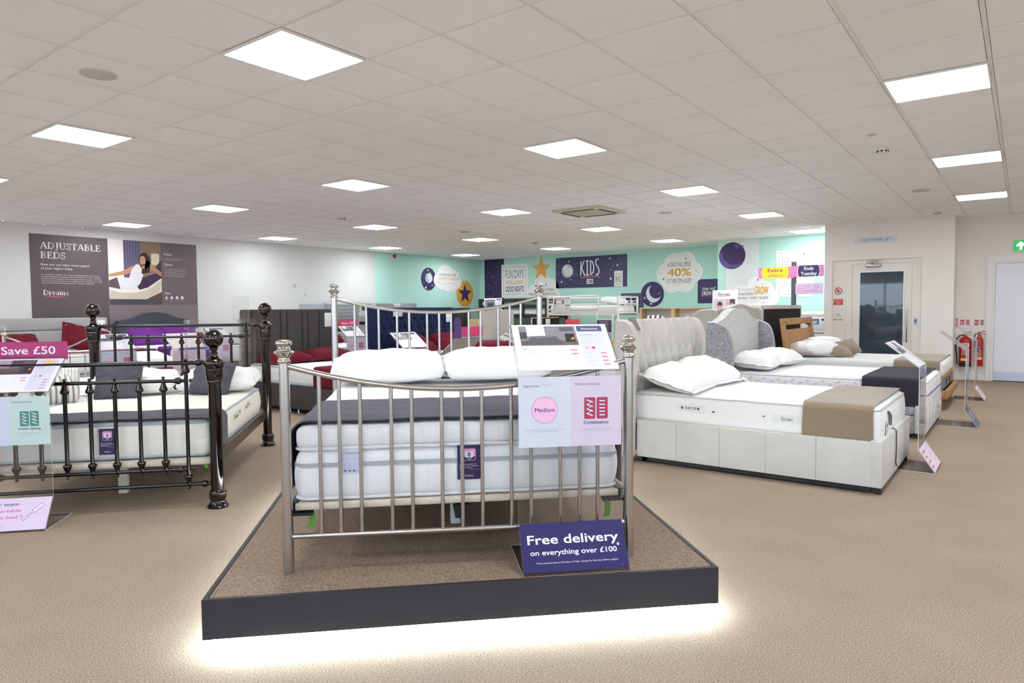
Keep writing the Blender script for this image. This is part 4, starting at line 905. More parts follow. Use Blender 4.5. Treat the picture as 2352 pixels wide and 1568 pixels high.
nickel_panel(0, math.radians(-1.42), 0, .868, .748, .858, .152)
nickel_panel(1.98, 0, -.020, 1.166, 1.058, 1.158, .34)
for s in (-1, 1):
    MB().box(s * .695 - .016, s * .695 + .016, .05, 1.95, .240, .282).build('side_rail', DARKM, bed, fix=False)
    MB().box(s * .665 - .045, s * .665 + .045, .03, .07, .232, .244).build('bracket', DARKM, bed, fix=False)
m = MB()
for k in range(13): m.rbox(-.690, .690, .040 + k * .155, .108 + k * .155, .252, .281, .003, 1)
m.build('slats', SLAT, bed)
MB().box(-.03, .03, .03, 1.95, .19, .245).build('centre_rail', DARKM, bed, fix=False)
for y in (.55, 1.4): MB().rbox(-.025, .025, y, y + .05, 0, .19, .006).build('leg', PLINTH, bed)
for x, q, s in ((-.648, 1, .09), (.632, -1, .11)):
    MB().grid(lambda a, b: Vector((x + (a - .5) * .028 + q * .022 * math.sin(b * 2.6) * (1 if q > 0 else -.8), .075 - .01 * b, .262 - s * b)), 2, 10).build('strap', GREENT, bed)
# mattress with pillow top
mt = mattress('white pillow-top mattress with grey band on the nickel bed', CB + Vector((0, 0, .283)) + Vector((-.7071 * .06, .7071 * .06, 0)), A45 + 0, 1.0, 1.0, .235, QUILT, None)
for c in list(mt.children): bpy.data.objects.remove(c)
mt.scale = (1, 1, .93)
def fnm(p):
    q = p.copy(); k = math.sin(PI * min(1, max(0, p.z / .235)))
    if abs(p.x) > .63: q.x += .018 * k * (1 if p.x > 0 else -1)
    if p.y < .06: q.y -= .014 * k
    return q
MB().rbox(-.68, .68, 0, 1.87, 0, .238, .04, 4, fn=fnm, cuts=10).build('body', QUILT, mt)
MB().tube(ring_pts(-.69, .69, -.004, 1.87, .012, .06, wob=.003), .008, 8, cap=False).build('piping', PIPEW, mt)
a = ring_pts(-.7015, .7015, -.0165, 1.878, .155, .06); b_ = [Vector((p.x * .999, p.y, .175)) for p in a]; n = len(a)
MB().add(a + b_, [(i, i + 1, n + i + 1, n + i) for i in range(n - 1)], 0, True).build('band', GREYB, mt)
MB().tube(ring_pts(-.688, .688, -.004, 1.868, .236, .06, wob=.004), .009, 8, cap=False).build('piping', PIPEW, mt)
def fnt(p):
    q = p.copy(); q.z += .008 * nz(p.x * 3, p.y * 3, 1.) * (1 if p.z > .29 else 0)
    return q
MB().rbox(-.687, .687, -.008, 1.87, .232, .338, .034, 4, fn=fnt, cuts=10).build('pillow_top', QUILTF, mt)
MB().tube(ring_pts(-.676, .676, .004, 1.86, .246, .06, wob=.005, seed=2), .006, 8, cap=False).build('piping', PIPEB, mt)
o = MB().prism(rectp(-.505, .123, -.415, .232), (0, -.016, 0), X_, Z_, -Y_, .0015).build('fabric_label', ink('#cfd3e6'), mt, fix=False)
P = Print((0, -.0176, 0), X_, Z_, -Y_, .0003); P.text('Sleepeezee', -.485, .213, .008, '#4a4a55', .058, bold=.01, slant=.15); P.text('Claremont', -.482, .186, .007, '#8fb0d2', .048, slant=.2); P.lines(-.49, .172, -.425, 5, .008, '#a6b8d2', .0015)
for k in range(3): P.rect(-.49 + k * .018, .133, -.48 + k * .018, .14, '#5a5a6a', 2)
P.text('Dreams', -.446, .133, .006, '#4a4a66', .026, bold=.01); P.build('print', o)
def eight_card(parent, O, U, V, w, h):
    N = Vector(U).cross(Vector(V))
    o = MB().prism(rectp(0, 0, w, h), O, U, V, N, .0015).build('advice_card', ink('#2c2450', .35), parent, fix=False)
    P = Print(Vector(O) + N * .0016, U, V, N, .0003); c = w / 2
    P.rrect(c - w * .28, h * .55, c + w * .28, h * .9, w * .08, '#e79ac6', 2); P.rrect(c - w * .26, h * .562, c + w * .26, h * .7, w * .07, '#2c2450', 2.5); P.rect(c - w * .27, h * .67, c + w * .27, h * .76, '#e79ac6', 2.6)
    P.rrect(c - w * .17, h * .64, c + w * .17, h * .82, w * .04, '#f1eef6', 3); P.text('8', c, h * .665, h * .13, '#3a3550', align='c', bold=.03, l=4); P.text('YEARS', c, h * .585, h * .028, '#e8e2ef', w * .22, 'c', .02, 4)
    for k, s in enumerate(('We recommend you', 'replace your mattress', 'every 8 years.')): P.text(s, w * .08, h * (.43 - .052 * k), h * .026, '#eeeaf4', w * (.7, .82, .55)[k], bold=.02)
    P.text('Sleep well', w * .55, h * .275, h * .03, '#d2618a', w * .36, slant=.3); P.text('Dreams', c, h * .1, h * .035, '#eeeaf4', w * .36, 'c', .02)
    P.line([(c - w * .18, h * .08), (c + w * .18, h * .085)], h * .012, '#d2618a', 3); P.build('print', o)
eight_card(mt, (-.018, -.018, .075), X_, Z_, .1, .158)
o = runner('bed_throw', 'slate grey throw across the foot of the nickel bed mattress', CB + Vector((0, 0, .283)) + Vector((-.7071 * .06, .7071 * .06, 0)), A45 + PI / 2, .012, .66, -.700, .700, .318, .02, .04, THROW, 3, r=.07, wr=.006, cat='throw')
def on45(x, y, z): return CB + Vector(((x - y) * .70710678, (x + y) * .70710678, z))
pillow('pillow', 'plump white pillow at the left against the nickel headboard', on45(-.36, 1.66, .685), .74, .46, .205, WHITEP, A45, seed=1, group='white pillows on the nickel bed', wr=.018)
pillow('pillow', 'plump white pillow at the right against the nickel headboard', on45(.345, 1.66, .69), .73, .46, .205, WHITEP, A45 + .05, seed=5, group='white pillows on the nickel bed', wr=.022)
def free(P, w, h):
    P.text('Free delivery', .027, .113, .036, '#eef0fa', .385, bold=.035); P.text('on everything over \u00a3100', .034, .068, .0205, '#eef0fa', .365, bold=.03); P.text('*', .402, .083, .02, '#eef0fa', bold=.03)
    P.text('*Free standard delivery Monday to Friday. Charge for Saturday delivery applies.', .055, .033, .0062, '#e4e4f2', .345, bold=.012); P.lines(.41, .015, .42, 1, .01, '#a9a6d0', .001)
stand('acrylic stand with Medium Combination panel and navy Free delivery sign on the lit platform', on45(.4515, -.058, 0), A45, top_generic(('#8a8791', '#e9e9ee', '#55545e', '#6f6158', '#f0a24e'), '#565480', 'Sleepeezee'), panel_std('Medium', '', 'Combination', '', two=True), ('#231e5c', free))
# ------------------------------------------------------------------ black nickel bed
RB = math.radians(47.94); B0 = Vector((-4.26 - .67 * .75, 2.402 - .742 * .75, 0))
MBK = Matrix.Translation(B0) @ Matrix.Rotation(RB, 4, 'Z')
bed = thing('metal_bed', 'black nickel double bed frame with round ball finials, left of the lit platform', 'bed', B0, RB)
BFOOT = [(.066, 0), (.068, .012), (.06, .02), (.05, .035), (.047, .05), (.053, .06), (.056, .07), (.053, .082), (.056, .095), (.053, .105), (.047, .115), (.0415, .12)]
BTOP = [(.041, 0), (.046, .006), (.0485, .015), (.046, .024), (.0505, .03), (.053, .04), (.0505, .05), (.0545, .056), (.057, .066), (.0545, .076), (.056, .082), (.0585, .092), (.056, .1), (.058, .108), (.064, .125), (.0655, .14), (.062, .152), (.05, .165), (.034, .177), (.0245, .188), (.0225, .2), (.0255, .205), (.0255, .21), (.02, .214), (.021, .222), (.028, .235), (.031, .24)]
BALL = [(.0, .238)] + [(.062 * math.sin(PI * i / 18), .298 - .062 * math.cos(PI * i / 18)) for i in range(2, 18)] + [(0, .36)]
CONE = [(.0, 0), (.010, .004), (.013, .012), (.010, .02), (.016, .026), (.0235, .036), (.024, .044), (.019, .055), (.013, .068), (.0125, .085)]
BLB = [(.0085, 0), (.0125, .006), (.016, .02), (.0235, .036), (.0265, .044), (.0265, .05), (.0215, .056), (.0165, .06)]
def tips(o, x, y, zt, zb):
    MB().lathe([(r, -z) for r, z in BLB], (x, y, zt - .008), 14).build('bulb', GUN, o); MB().lathe(BLB, (x, y, zb + .008), 14).build('bulb', GUN, o)
    for zz in (zt + .0215, zb - .0215): MB().lathe([(0, -.011), (.008, -.008), (.011, 0), (.008, .008), (0, .011)], (x, y, zz), 12).build('ball_tip', GUN, o)
def bk_panel(y, zt, zi, zj, zl, ztop):
    for s in (-1, 1):
        o = MB().tube([(s * .75, y, z) for z in (.1, .5, ztop)], .0405, 24).build('post', GUN, bed)
        MB().lathe(BFOOT, (s * .75, y, 0), 28).build('foot_ring', GUN, o)
        MB().lathe(BTOP, (s * .75, y, ztop), 28).build('collar', GUN, o)
        MB().lathe(BALL, (s * .75, y, ztop), 32).build('ball_finial', GUN, o)
        MB().lathe(CONE, (s * .695, y, zt), 16, axis=(-s, 0, 0)).build('rail_socket', GUN, bed); MB().lathe(CONE, (s * .715, y, zl), 16, axis=(-s, 0, 0)).build('rail_socket', GUN, bed)
        o = MB().tube([(s * .575, y, zl), (s * .575, y, zt)], .0125, 14).build('upright', GUNR, bed)
        tips(o, s * .575, y, zt, zl)
        for zz in (zi, zj):
            MB().lathe(CONE, (s * .57, y, zz), 16, axis=(-s, 0, 0)).build('rail_socket', GUN, bed); MB().lathe([(0, -.01), (.01, -.006), (.0125, .003), (.009, .012), (0, .015)], (s * .60, y, zz), 12, axis=(s, 0, 0)).build('end_ball', GUN, o)
    for nm, z, w in (('top_rail', zt, .71), ('inner_rail', zi, .56), ('inner_rail', zj, .56), ('bottom_rail', zl, .72)):
        MB().tube([(-w, y, z), (w, y, z)], .0135 if nm == 'top_rail' else .0118, 16).build(nm, GUNR, bed)
    for k in range(-3, 4):
        x = .1455 * k
        o = MB().tube([(x, y, zj), (x, y, zi)], .0125, 14).build('spindle', GUNR, bed)
        tips(o, x, y, zi, zj)
bk_panel(0, .962, .846, .262, .160, .82)
bk_panel(2.097, 1.166, 1.060, .40, .30, 1.015)
for s in (-1, 1):
    MB().box(s * .725 - .014, s * .725 + .014, .03, 2.07, .262, .345).build('side_rail', BRONZE, bed, fix=False)
m = MB()
for k in range(13): m.rbox(-.705, .705, .05 + k * .16, .12 + k * .16, .30, .324, .004, 1)
m.build('slats', SLAT, bed)
MB().rbox(-.70, .70, .035, .055, .28, .318, .004, 1).build('end_slat', SLAT, bed)
for y in (.5, 1.4): MB().rbox(-.03, .03, y, y + .05, 0, .30, .005).build('leg', SLAT, bed)
MB().grid(lambda a, b: Vector((.665 + (a - .5) * .022 + .012 * b * b, .05, .30 - .05 * b)), 2, 6).build('strap', GREENT, bed)
mt = mattress('cream quilted mattress with blue grey piping on the black nickel bed', MBK @ Vector((0, 0, .324)), RB, 1, 1, .25, CREAMQ, None)
for c in list(mt.children): bpy.data.objects.remove(c)
def fnb(p):
    q = p.copy(); k = math.sin(PI * min(1, max(0, p.z / .25)))
    if abs(p.x) > .63: q.x += .02 * k * (1 if p.x > 0 else -1)
    if p.y < .12: q.y -= .016 * k
    if p.z > .23: q.z += .006 * nz(p.x * 3, p.y * 3, 4.)
    return q
MB().rbox(-.69, .69, .06, 2.03, 0, .252, .045, 4, fn=fnb, cuts=12).build('body', CREAMQ, mt)
for z in (.02, .236): MB().tube(ring_pts(-.69, .69, .06, 2.03, z, .06, wob=.003), .0075, 8, cap=False).build('piping', PIPEB, mt)
eight_card(mt, (.03, .036, .05), X_, Z_, .1, .17)
for y0, w, s in ((.75, .2, 'Slumberland'), (1.32, .13, 'Bed')):
    o = MB().prism(rectp(y0, .12 if w > .15 else .15, y0 + w, .18 if w > .15 else .205), (.711, 0, 0), Y_, Z_, X_, .0012).build('fabric_label', ink('#e6e0d2'), mt, fix=False)
    P = Print((.7125, 0, 0), Y_, Z_, X_, .0003); P.text(s[:6] if w > .15 else s, y0 + w / 2, .14 if w > .15 else .165, .026, '#4a4a4e', w * .7, 'c', .01, slant=.15); P.build('lettering', o)
for y in (.99, 1.26): MB().lathe([(.012, 0), (.012, .004), (0, .006)], (.712, y, .17), 12, axis=(1, 0, 0)).build('vent_button', mat('brass_vent', '#b09a70', .4, .8), mt)
runner('bed_throw', 'slate grey throw across the foot of the black nickel bed mattress', MBK @ Vector((0, 0, .324)), RB + PI / 2, .056, .47, -.712, .712, .254, .03, .03, THROW, 6, r=.055, wr=.005, cat='throw')
def pb(*a): return MBK @ Vector(a)
GP = 'white pillows on the black nickel bed'
pillow('pillow', 'white pillow behind the left slate cushion on the black nickel bed', pb(-.30, 1.74, .665), .70, .46, .17, WHITEP, RB + .05, seed=2, rx=.15, group=GP)
pillow('pillow', 'white pillow behind the right slate cushion on the black nickel bed', pb(.40, 1.76, .665), .68, .46, .18, WHITEP, RB, seed=8, rx=.12, group=GP)
pillow('cushion', 'square slate cushion standing on the left half of the black nickel bed', pb(-.345, 1.50, .715), .385, .37, .13, CUSHG, RB + .1, rx=1.15, seed=3, cat='cushion', group='slate cushions on the black nickel bed', pinch=.1)
pillow('cushion', 'square slate cushion standing on the right half of the black nickel bed', pb(.385, 1.56, .71), .36, .35, .13, CUSHG, RB - .15, rx=1.05, ry=.12, seed=4, cat='cushion', group='slate cushions on the black nickel bed', pinch=.1)
STR1 = striped('bold_grey_stripe', '#d9d5cf', '#84807b', 26, .38); STR2 = striped('fine_grey_stripe', '#dcd8d2', '#a39e98', 42, .22)
pillow('cushion', 'boldly grey striped cushion at the left edge of the black nickel bed', pb(-.75, 1.27, .66), .34, .28, .17, STR1, RB + .5, rx=.5, seed=5, cat='cushion', group='striped cushions by the black nickel bed')
pillow('cushion', 'finely striped pale cushion leaning behind the bolder striped one', pb(-.85, 1.60, .70), .32, .30, .13, STR2, RB + .35, rx=.95, seed=6, cat='cushion', group='striped cushions by the black nickel bed')
def emble(P, w, h):
    P.text('Our team', .105, .153, .0185, '#3f3a52', .17 if False else .16, bold=.02, slant=.12); P.text('will assemble', .04, .113, .0185, '#d9578c', .245, bold=.02, slant=.12); P.text('your new bed.*', .04, .073, .0185, '#d9578c', .26, bold=.02, slant=.12); P.text('*Charges apply', .135, .03, .006, '#8a86a4', .08)
    c, s = math.cos(.78), math.sin(.78)
    def q(x, y): return (.362 + x * c - y * s, .118 + x * s + y * c)
    for col, k, l in (('#4a4478', .0022, 2), ('#ebd9ee', -.0006, 3)):
        P.poly([q(-.062 - k, -.0035 - k), q(-.005, -.0035 - k), q(-.005, .0035 + k), q(-.062 - k, .0035 + k)], col, l); P.poly([q(-.078 - k, -.004 - k), q(-.062, -.007 - k), q(-.062, .007 + k), q(-.078 - k, .004 + k)], col, l)
        P.poly([q(-.008 - k, -.008 - k), q(.002, -.011 - k), q(.008, -.007 - k), q(.04, -.011 - k), q(.052 + k, -.006), q(.052 + k, .006), q(.04, .011 + k), q(.008, .007 + k), q(.002, .011 + k), q(-.008 - k, .008 + k)], col, l)
    P.line([q(.012, 0), q(.04, 0)], .002, '#e58fbf', 4)
stand('acrylic stand with pink Save \u00a350 header and green Pocket Spring panel at the black bed', pb(-.372, -.192, 0), RB, top_generic(('#4b3f52', '#a893a4', '#54423a', '#3d3440', '#e0b04c'), '#cfc2de', None, '#f0b97e'), panel_std('Medium', '', 'Pocket Spring', '', '#bccfca', '#37906e', left='#c6c9da'), ('#d3bfd6', emble), ('#aa2168', hd_save))
# ------------------------------------------------------------------ upholstered beds on the right (head towards -X, foot towards +X)
def wing(prof, y0, y1, m=0, mb=None):
    """prof: (x, z) outline of a wing panel, extruded between y0 and y1 with softened rim"""
    mb = mb or MB(); k = len(prof); c = (sum(p[0] for p in prof) / k, sum(p[1] for p in prof) / k)
    def sh(f, y): return [Vector((c[0] + (x - c[0]) * f, y, c[1] + (z - c[1]) * f)) for x, z in prof]
    d = (y1 - y0) * .22
    R = [sh(.965, y0), sh(1, y0 + d), sh(1, y1 - d), sh(.965, y1)]
    vs = [p for r in R for p in r]
    mb.add(vs, [(i * k + j, i * k + (j + 1) % k, (i + 1) * k + (j + 1) % k, (i + 1) * k + j) for i in range(3) for j in range(k)], m, True)
    mb.add(R[0] + R[3], [list(range(k)), list(range(k, 2 * k))], m); return mb
def curve(*pts, n=6):
    """Catmull-Rom through pts"""
    out = []; P_ = [pts[0]] + list(pts) + [pts[-1]]
    for i in range(1, len(P_) - 2):
        for j in range(n):
            t = j / n; a, b, c, d = (Vector(P_[i + k]) for k in (-1, 0, 1, 2))
            out.append(tuple(.5 * ((2 * b) + (c - a) * t + (2 * a - 5 * b + 4 * c - d) * t * t + (3 * b - a - 3 * c + d) * t ** 3)))
    out.append(tuple(pts[-1])); return out
# -- ivory tufted wing bed
t = thing('upholstered_bed', 'ivory velvet ottoman bed with buttoned channelled wing headboard, nearest of the right-hand beds', 'bed', (-2.69, 5.19, 0))
W1, L1 = 1.40, 1.94
m = MB()
for k in range(5): m.rbox(.10 + k * .354, .10 + (k + 1) * .354 - .001, .0, .07, .05, .362, .004, 2)
m.build('side_panel', VELV, t)
MB().rbox(.10, 1.87, W1 - .07, W1, .05, .362, .012, 2).build('side_panel', VELV, t)
m = MB()
for k in range(4): m.rbox(1.865, L1, k * W1 / 4 + (-.0), (k + 1) * W1 / 4 - .001, .05, .372, .005, 2)
m.build('foot_panel', VELV, t)
MB().box(.12, 1.85, .08, W1 - .08, .26, .30).build('mattress_base', BLACKC, t, fix=False)
for x, y in ((1.89, .03), (1.89, W1 - .07), (.14, .03), (.14, W1 - .07)): MB().box(x, x + .04, y, y + .04, 0, .05).build('leg', BLACK, t, fix=False)
MB().box(.12, 1.87, .03, .06, .012, .05).build('plinth', BLACK, t, fix=False)
bz1, bz2, zt = 1.0, .84, 1.205
def tuft(a, b):
    y = -.02 + (W1 + .04) * a; z = .34 + (zt - .34) * b; sp = W1 / 8.0; rs = .16
    if z > bz1:
        f = ((y - .02 * math.sin((z - bz1) / (zt - bz1) * PI)) / sp - .5) % 1.; k = min(1, (z - bz1) / .05)
        up_ = 1 - abs(2 * f - 1) ** 2.2
    else: up_ = 0; k = 0
    p_, q_ = y / sp - .5, (bz1 - z) / rs
    fa, fb = (p_ + q_ / 2) % 1., (p_ - q_ / 2) % 1.
    lo = (1 - abs(2 * fa - 1) ** 3) * (1 - abs(2 * fb - 1) ** 3)
    d = .012 + .042 * (up_ * k + lo * (1 - k) * .9)
    if b > .86: d -= .05 * ((b - .86) / .14) ** 2
    return Vector((d, y, z - (.0 if b < 1 else .004)))
hb = MB().rbox(-.06, .0, -.02, W1 + .02, .05, zt - .005, .02, 3); hb.grid(tuft, 260, 100); hb.build('headboard', VELV, t, fix=False)
BT = None
for bz, off in ((bz1, .5), (bz2, 0.)):
    for k in range(0, 9):
        yb = (k + off) * W1 / 8
        if not .05 < yb < W1 - .05: continue
        if BT is None: BT = MB().lathe([(.011, 0), (.010, .005), (.005, .009), (0, .01)], (0, 0, 0), 12, axis=(1, 0, 0)).build('button', mat('button_champagne', '#b5a68c', .6), t); q_ = BT
        else: q_ = BT.copy(); COL.objects.link(q_)
        q_.location = (.013, yb, bz)
pf = curve((-.06, .05), (-.06, .6), (-.06, 1.16), (-.03, 1.195), (.04, 1.19), (.085, 1.15), (.12, 1.06), (.13, .93), (.115, .78), (.10, .6), (.09, .05)) 
for y0, y1 in ((-.085, -.0), (W1, W1 + .085)):
    o = wing(pf, y0, y1).build('wing', VELV, t)
    MB().tube([(x * .98, y0 - .002 if y0 < 0 else y1 + .002, z * .985) for x, z in curve((-.02, 1.17), (.03, 1.165), (.07, 1.12), (.10, 1.04), (.11, .93), (.095, .78), (.08, .6), (.07, .1))], .005, 6).build('piping', VELV, o)
MB().tube([(1.90, .60, .355), (1.925, .60, .382), (1.946, .60, .36), (1.948, .60, .22), (1.945, .60, .12), (1.955, .585, .095)], .012, 8, flat=(.25, 1.)).build('pull_strap', BLACK, t)
tag(MB().grid(lambda a, b: Vector((-2.74 + .12 * b, 5.22 + .11 * a, 1.212 - max(0, b - .55) * .24 + (.004 if b < .55 else 0))), 6, 16).build('fabric_swatch', mat('swatch_grey', '#85817e', .85, var=.03)), 'dark grey fabric swatch draped over the ivory tufted headboard', 'fabric sample')
mt = mattress('white side-labelled mattress with smooth top on the ivory tufted bed', (-2.66, 5.265, .30), 0, 1.875, 1.25, .29, WHITE, PIPEG, seed=1)
for x0, z0, w, h, txt in ((.40, .155, .235, .058, 'TEAM GB'), (1.165, .135, .205, .058, 'Dreams')):
    o = MB().prism(rectp(x0, z0, x0 + w, z0 + h), (0, -.016, 0), X_, Z_, -Y_, .0015).build('fabric_label', ink('#e6e4e2'), mt, fix=False)
    P = Print((0, -.0177, 0), X_, Z_, -Y_, .0003); c = x0 + w / 2
    if txt == 'Dreams': serif(P, txt, c - .04, z0 + .02, .022, '#3b3560', .085, 2, .16, .07); P.line([(c - .04, z0 + .014), (c + .045, z0 + .016)], .003, '#d2527a', 2)
    else:
        P.text(txt, c, z0 + .02, .019, '#2d3d7c', .10, 'c', .03, slant=.15)
        for s in (-1, 1): P.ell(c + s * .068, z0 + .029, .011, .012, '#c23b44', 2, 10); P.ell(c + s * .068, z0 + .029, .005, .006, '#2d3d7c', 3, 8)
    P.build('lettering', o)
for x in (.71, 1.10): MB().lathe([(.011, 0), (.011, .004), (0, .006)], (x, -.012, .165), 12, axis=(0, -1, 0)).build('vent_button', CHROME, mt)
o = MB().prism(rectp(.20, .02, .27, .17), (1.892, 0, 0), Y_, Z_, X_, .0015).build('hang_tag', ink('#e9e7e6'), mt, fix=False)
P = Print((1.8937, 0, 0), Y_, Z_, X_, .0003); P.rect(.215, .13, .255, .155, '#5a4a70', 2); P.ell(.235, .1, .012, .012, '#c23b44', 2, 12); P.lines(.21, .07, .26, 3, .014, '#9a98a6', .002); P.build('print', o)
MB().tube([(1.888, .30, .235), (1.897, .335, .20), (1.895, .345, .13)], .012, 8, flat=(.3, 1.2)).build('handle_loop', mat('handle_grey', '#7b7676', .7), mt)
runner('bed_runner', 'taupe runner across the foot of the ivory tufted bed mattress', (-2.66, 5.265, .30), 0, 1.38, 1.845, -.012, 1.262, .294, .03, .05, TAUPE, 2, r=.04, wr=.003, group='runners on the right-hand beds')
pillow('pillow', 'white pillow on the near side of the ivory tufted bed', (-2.37, 5.55, .675), .68, .46, .18, WHITEP, PI / 2 + .10, rx=.28, seed=11, group='white pillows on the ivory bed', border=.02)
pillow('pillow', 'white pillow on the far side of the ivory tufted bed', (-2.37, 6.18, .685), .66, .46, .19, WHITEP, PI / 2 - .1, rx=.3, seed=12, group='white pillows on the ivory bed', border=.02)
# -- silver camelback bed
t = thing('upholstered_bed', 'silver crushed velvet bed with arched wing headboard, second of the right-hand beds', 'bed', (-2.83, 7.60, 0))
W2 = 1.52
def side_dark(m, *b): return m.rbox(*b, .012, 2)
m = side_dark(MB(), .08, 2.0, 0, .07, .05, .225); m.rbox(.08, 2.0, -.004, .07, .232, .31, .012, 2); m.build('side_panel', CRUSH, t)
MB().rbox(.08, 2.0, W2 - .07, W2, .05, .31, .012, 2).build('side_panel', CRUSH, t)
m = MB()
for k in range(5): m.rbox(2.0, 2.10, k * W2 / 5, (k + 1) * W2 / 5, .05, .325, .018, 2)
m.build('foot_panel', CRUSHL, t)
for x, y in ((2.03, .04), (2.03, W2 - .09), (.1, .03), (.1, W2 - .08)): MB().box(x, x + .05, y, y + .05, 0, .05).build('leg', BLACK, t, fix=False)
MB().box(.1, 1.99, .08, W2 - .08, .22, .27).build('mattress_base', BLACKC, t, fix=False)
arch = curve((-.03, 1.12), (.10, 1.135), (.28, 1.18), (.45, 1.245), (.60, 1.275), (.76, 1.28), (.92, 1.275), (1.07, 1.245), (1.24, 1.18), (1.42, 1.135), (1.55, 1.12))
pl = [(-.03, .05)] + arch + [(1.55, .05)]
hb = MB(); hb.prism(pl, (-.06, 0, 0), Y_, Z_, X_, .10, smooth=True); hb.build('headboard', CRUSHL, t)
pf = curve((-.06, .05), (-.06, .6), (-.06, 1.09), (-.02, 1.13), (.06, 1.12), (.16, 1.07), (.215, .96), (.24, .8), (.245, .6), (.245, .05))
for y0, y1 in ((-.075, 0), (W2, W2 + .075)): wing(pf, y0, y1).build('wing', CRUSH, t)
MB().grid(lambda a, b: Vector((2.10 - .18 * (1 - b) + .006 * (1 if b > .6 else 0) + .01 * math.sin(a * 9), 1.06 + .10 * a + .03 * math.sin(b * 4), (.334 if b < .6 else .334 - (b - .6) * .36) + .012 * abs(math.sin(a * 6 + b * 3)))), 8, 18).build('pull_strap', CRUSH, t)
DIA = mat('diamond_quilt', '#ecebec', .85, bump=('quilt', 46, .5), var=.01)
mt = mattress('white diamond quilted mattress with purple piping on the silver bed', (-2.72, 7.66, .27), 0, 1.98, 1.40, .30, DIA, PIPEW, seed=2)
MB().tube(ring_pts(-.014, 1.994, -.014, 1.414, .155, .07), .006, 8, cap=False).build('purple_piping', mat('purple_piping', '#6c4380', .6), mt)
m = MB()
for k in range(26): m.tube([(.06 + k * .075, -.0155, .20 + (k % 2) * .03), (.09 + k * .075, -.0155, .225 + (k % 2) * .03)], .003, 6)
m.build('stitched_dashes', mat('lilac_stitch', '#a99bc6', .7), mt)
runner('bed_runner', 'dark aubergine runner across the foot of the silver bed mattress', (-2.72, 7.66, .27), 0, 1.42, 1.93, -.016, 1.416, .304, .02, .03, AUBER, 5, r=.04, wr=.003, group='runners on the right-hand beds')
pillow('pillow', 'white pillow on the near side of the silver arched bed', (-2.47, 8.03, .655), .68, .46, .19, WHITEP, PI / 2 + .1, rx=0.1, seed=21, group='white pillows on the silver bed', border=.015)
pillow('pillow', 'white pillow on the far side of the silver arched bed', (-2.44, 8.72, .66), .66, .46, .19, WHITEP, PI / 2 - .12, rx=0.1, seed=22, group='white pillows on the silver bed', border=.015)
# card standing between the ivory and silver headboards
t = thing('ticket_holder', 'small acrylic ticket holder between the ivory and silver beds', 'ticket holder', (-2.30, 7.12, 0), 1.2)
MB().box(-.012, .012, -.012, .012, 0, .46).build('post', ACR, t, fix=False); MB().box(-.09, .09, -.08, .08, 0, .006).build('base', ACR, t, fix=False)
M = Matrix.Translation((0, 0, .5)) @ Matrix.Rotation(-.7, 4, 'X')
MB().box(-.055, .055, -.002, .002, -.06, .06, M=M).build('card', ink('#d9d6da'), t, fix=False); MB().box(-.045, .0, -.003, .0031, 0, .045, M=M).build('picture', ink('#6c6566'), t, fix=False)
# -- oak bed
t = thing('oak_bed', 'oak bed frame with leaning panel headboard and low foot, farthest of the right-hand beds', 'bed', (-2.80, 9.86, 0))
W3 = 1.62
MR = Matrix.Translation((.19, 0, .2)) @ Matrix.Rotation(-.13, 4, 'Y')
m = MB()
m.rbox(0, .05, .0, .10, -.19, .8395, .004, 2, M=MR); m.rbox(0, .05, W3 - .10, W3, -.19, .8395, .004, 2, M=MR)
m.rbox(-.002, .052, .0, W3, .84, .935, .006, 2, M=MR)
m.build('headboard_frame', OAK, t)
MB().rbox(.012, .04, .10, W3 - .10, .1, .775, .004, 2, M=MR).build('headboard_panel', OAK, t)
MB().rbox(2.035, 2.075, .02, W3 - .02, .14, .245, .006, 2).build('foot_rail', OAK, t)
for y in (.02, W3 - .06): MB().rbox(.12, 2.04, y, y + .04, .14, .245, .006, 2).build('side_rail', OAK, t)
for y in (.05, W3 - .13): MB().rbox(1.93, 2.01, y, y + .08, 0, .14, .008, 2).build('leg', OAK, t)
MB().rbox(1.9, 2.0, .06, .1, .0, .16, .006).rbox(.14, .22, .06, .14, 0, .14, .006).build('leg', OAK, t)
MB().box(.15, 2.03, .07, W3 - .07, .18, .225).build('slats', DARKM, t, fix=False)
mt = mattress('white topped grey sided mattress with orange piping on the oak bed', (-2.62, 9.95, .228), 0, 1.84, 1.44, .36, QUILT, None, seed=3)
for c in list(mt.children): bpy.data.objects.remove(c)
CHEV = mat('chevron_knit', '#ebe9e9', .85, bump=('wave', 40, .4), var=.01)
MB().rbox(0, 1.84, 0, 1.44, .17, .36, .05, 4, cuts=8).build('top_layer', CHEV, mt)
MB().rbox(-.002, 1.842, -.002, 1.442, 0, .19, .04, 4, cuts=6).build('grey_border', mat('mid_grey_border', '#7f8084', .85, bump=('noise', 200, .2), var=.05), mt)
MB().tube(ring_pts(-.006, 1.846, -.006, 1.446, .186, .07), .008, 8, cap=False).build('orange_piping', mat('orange_piping', '#d9822e', .6), mt)
for y in (.35, .75): MB().rbox(1.842, 1.85, y, y + .02, .06, .13, .003).build('handle_loop', BLACK, mt)
runner('bed_runner', 'taupe runner across the foot of the oak bed mattress', (-2.62, 9.95, .228), 0, 1.30, 1.80, -.010, 1.45, .364, .03, .03, TAUPE, 7, r=.045, wr=.003, group='runners on the right-hand beds')
pillow('pillow', 'white pillow lying near the oak headboard, closer one', (-2.36, 10.26, .685), .62, .46, .20, WHITEP, PI / 2 - .5, ry=0, seed=31, group='white pillows on the oak bed')
pillow('pillow', 'white pillow behind the closer pillow on the oak bed', (-2.42, 10.98, .70), .62, .46, .22, WHITEP, PI / 2 - .3, seed=32, group='white pillows on the oak bed')
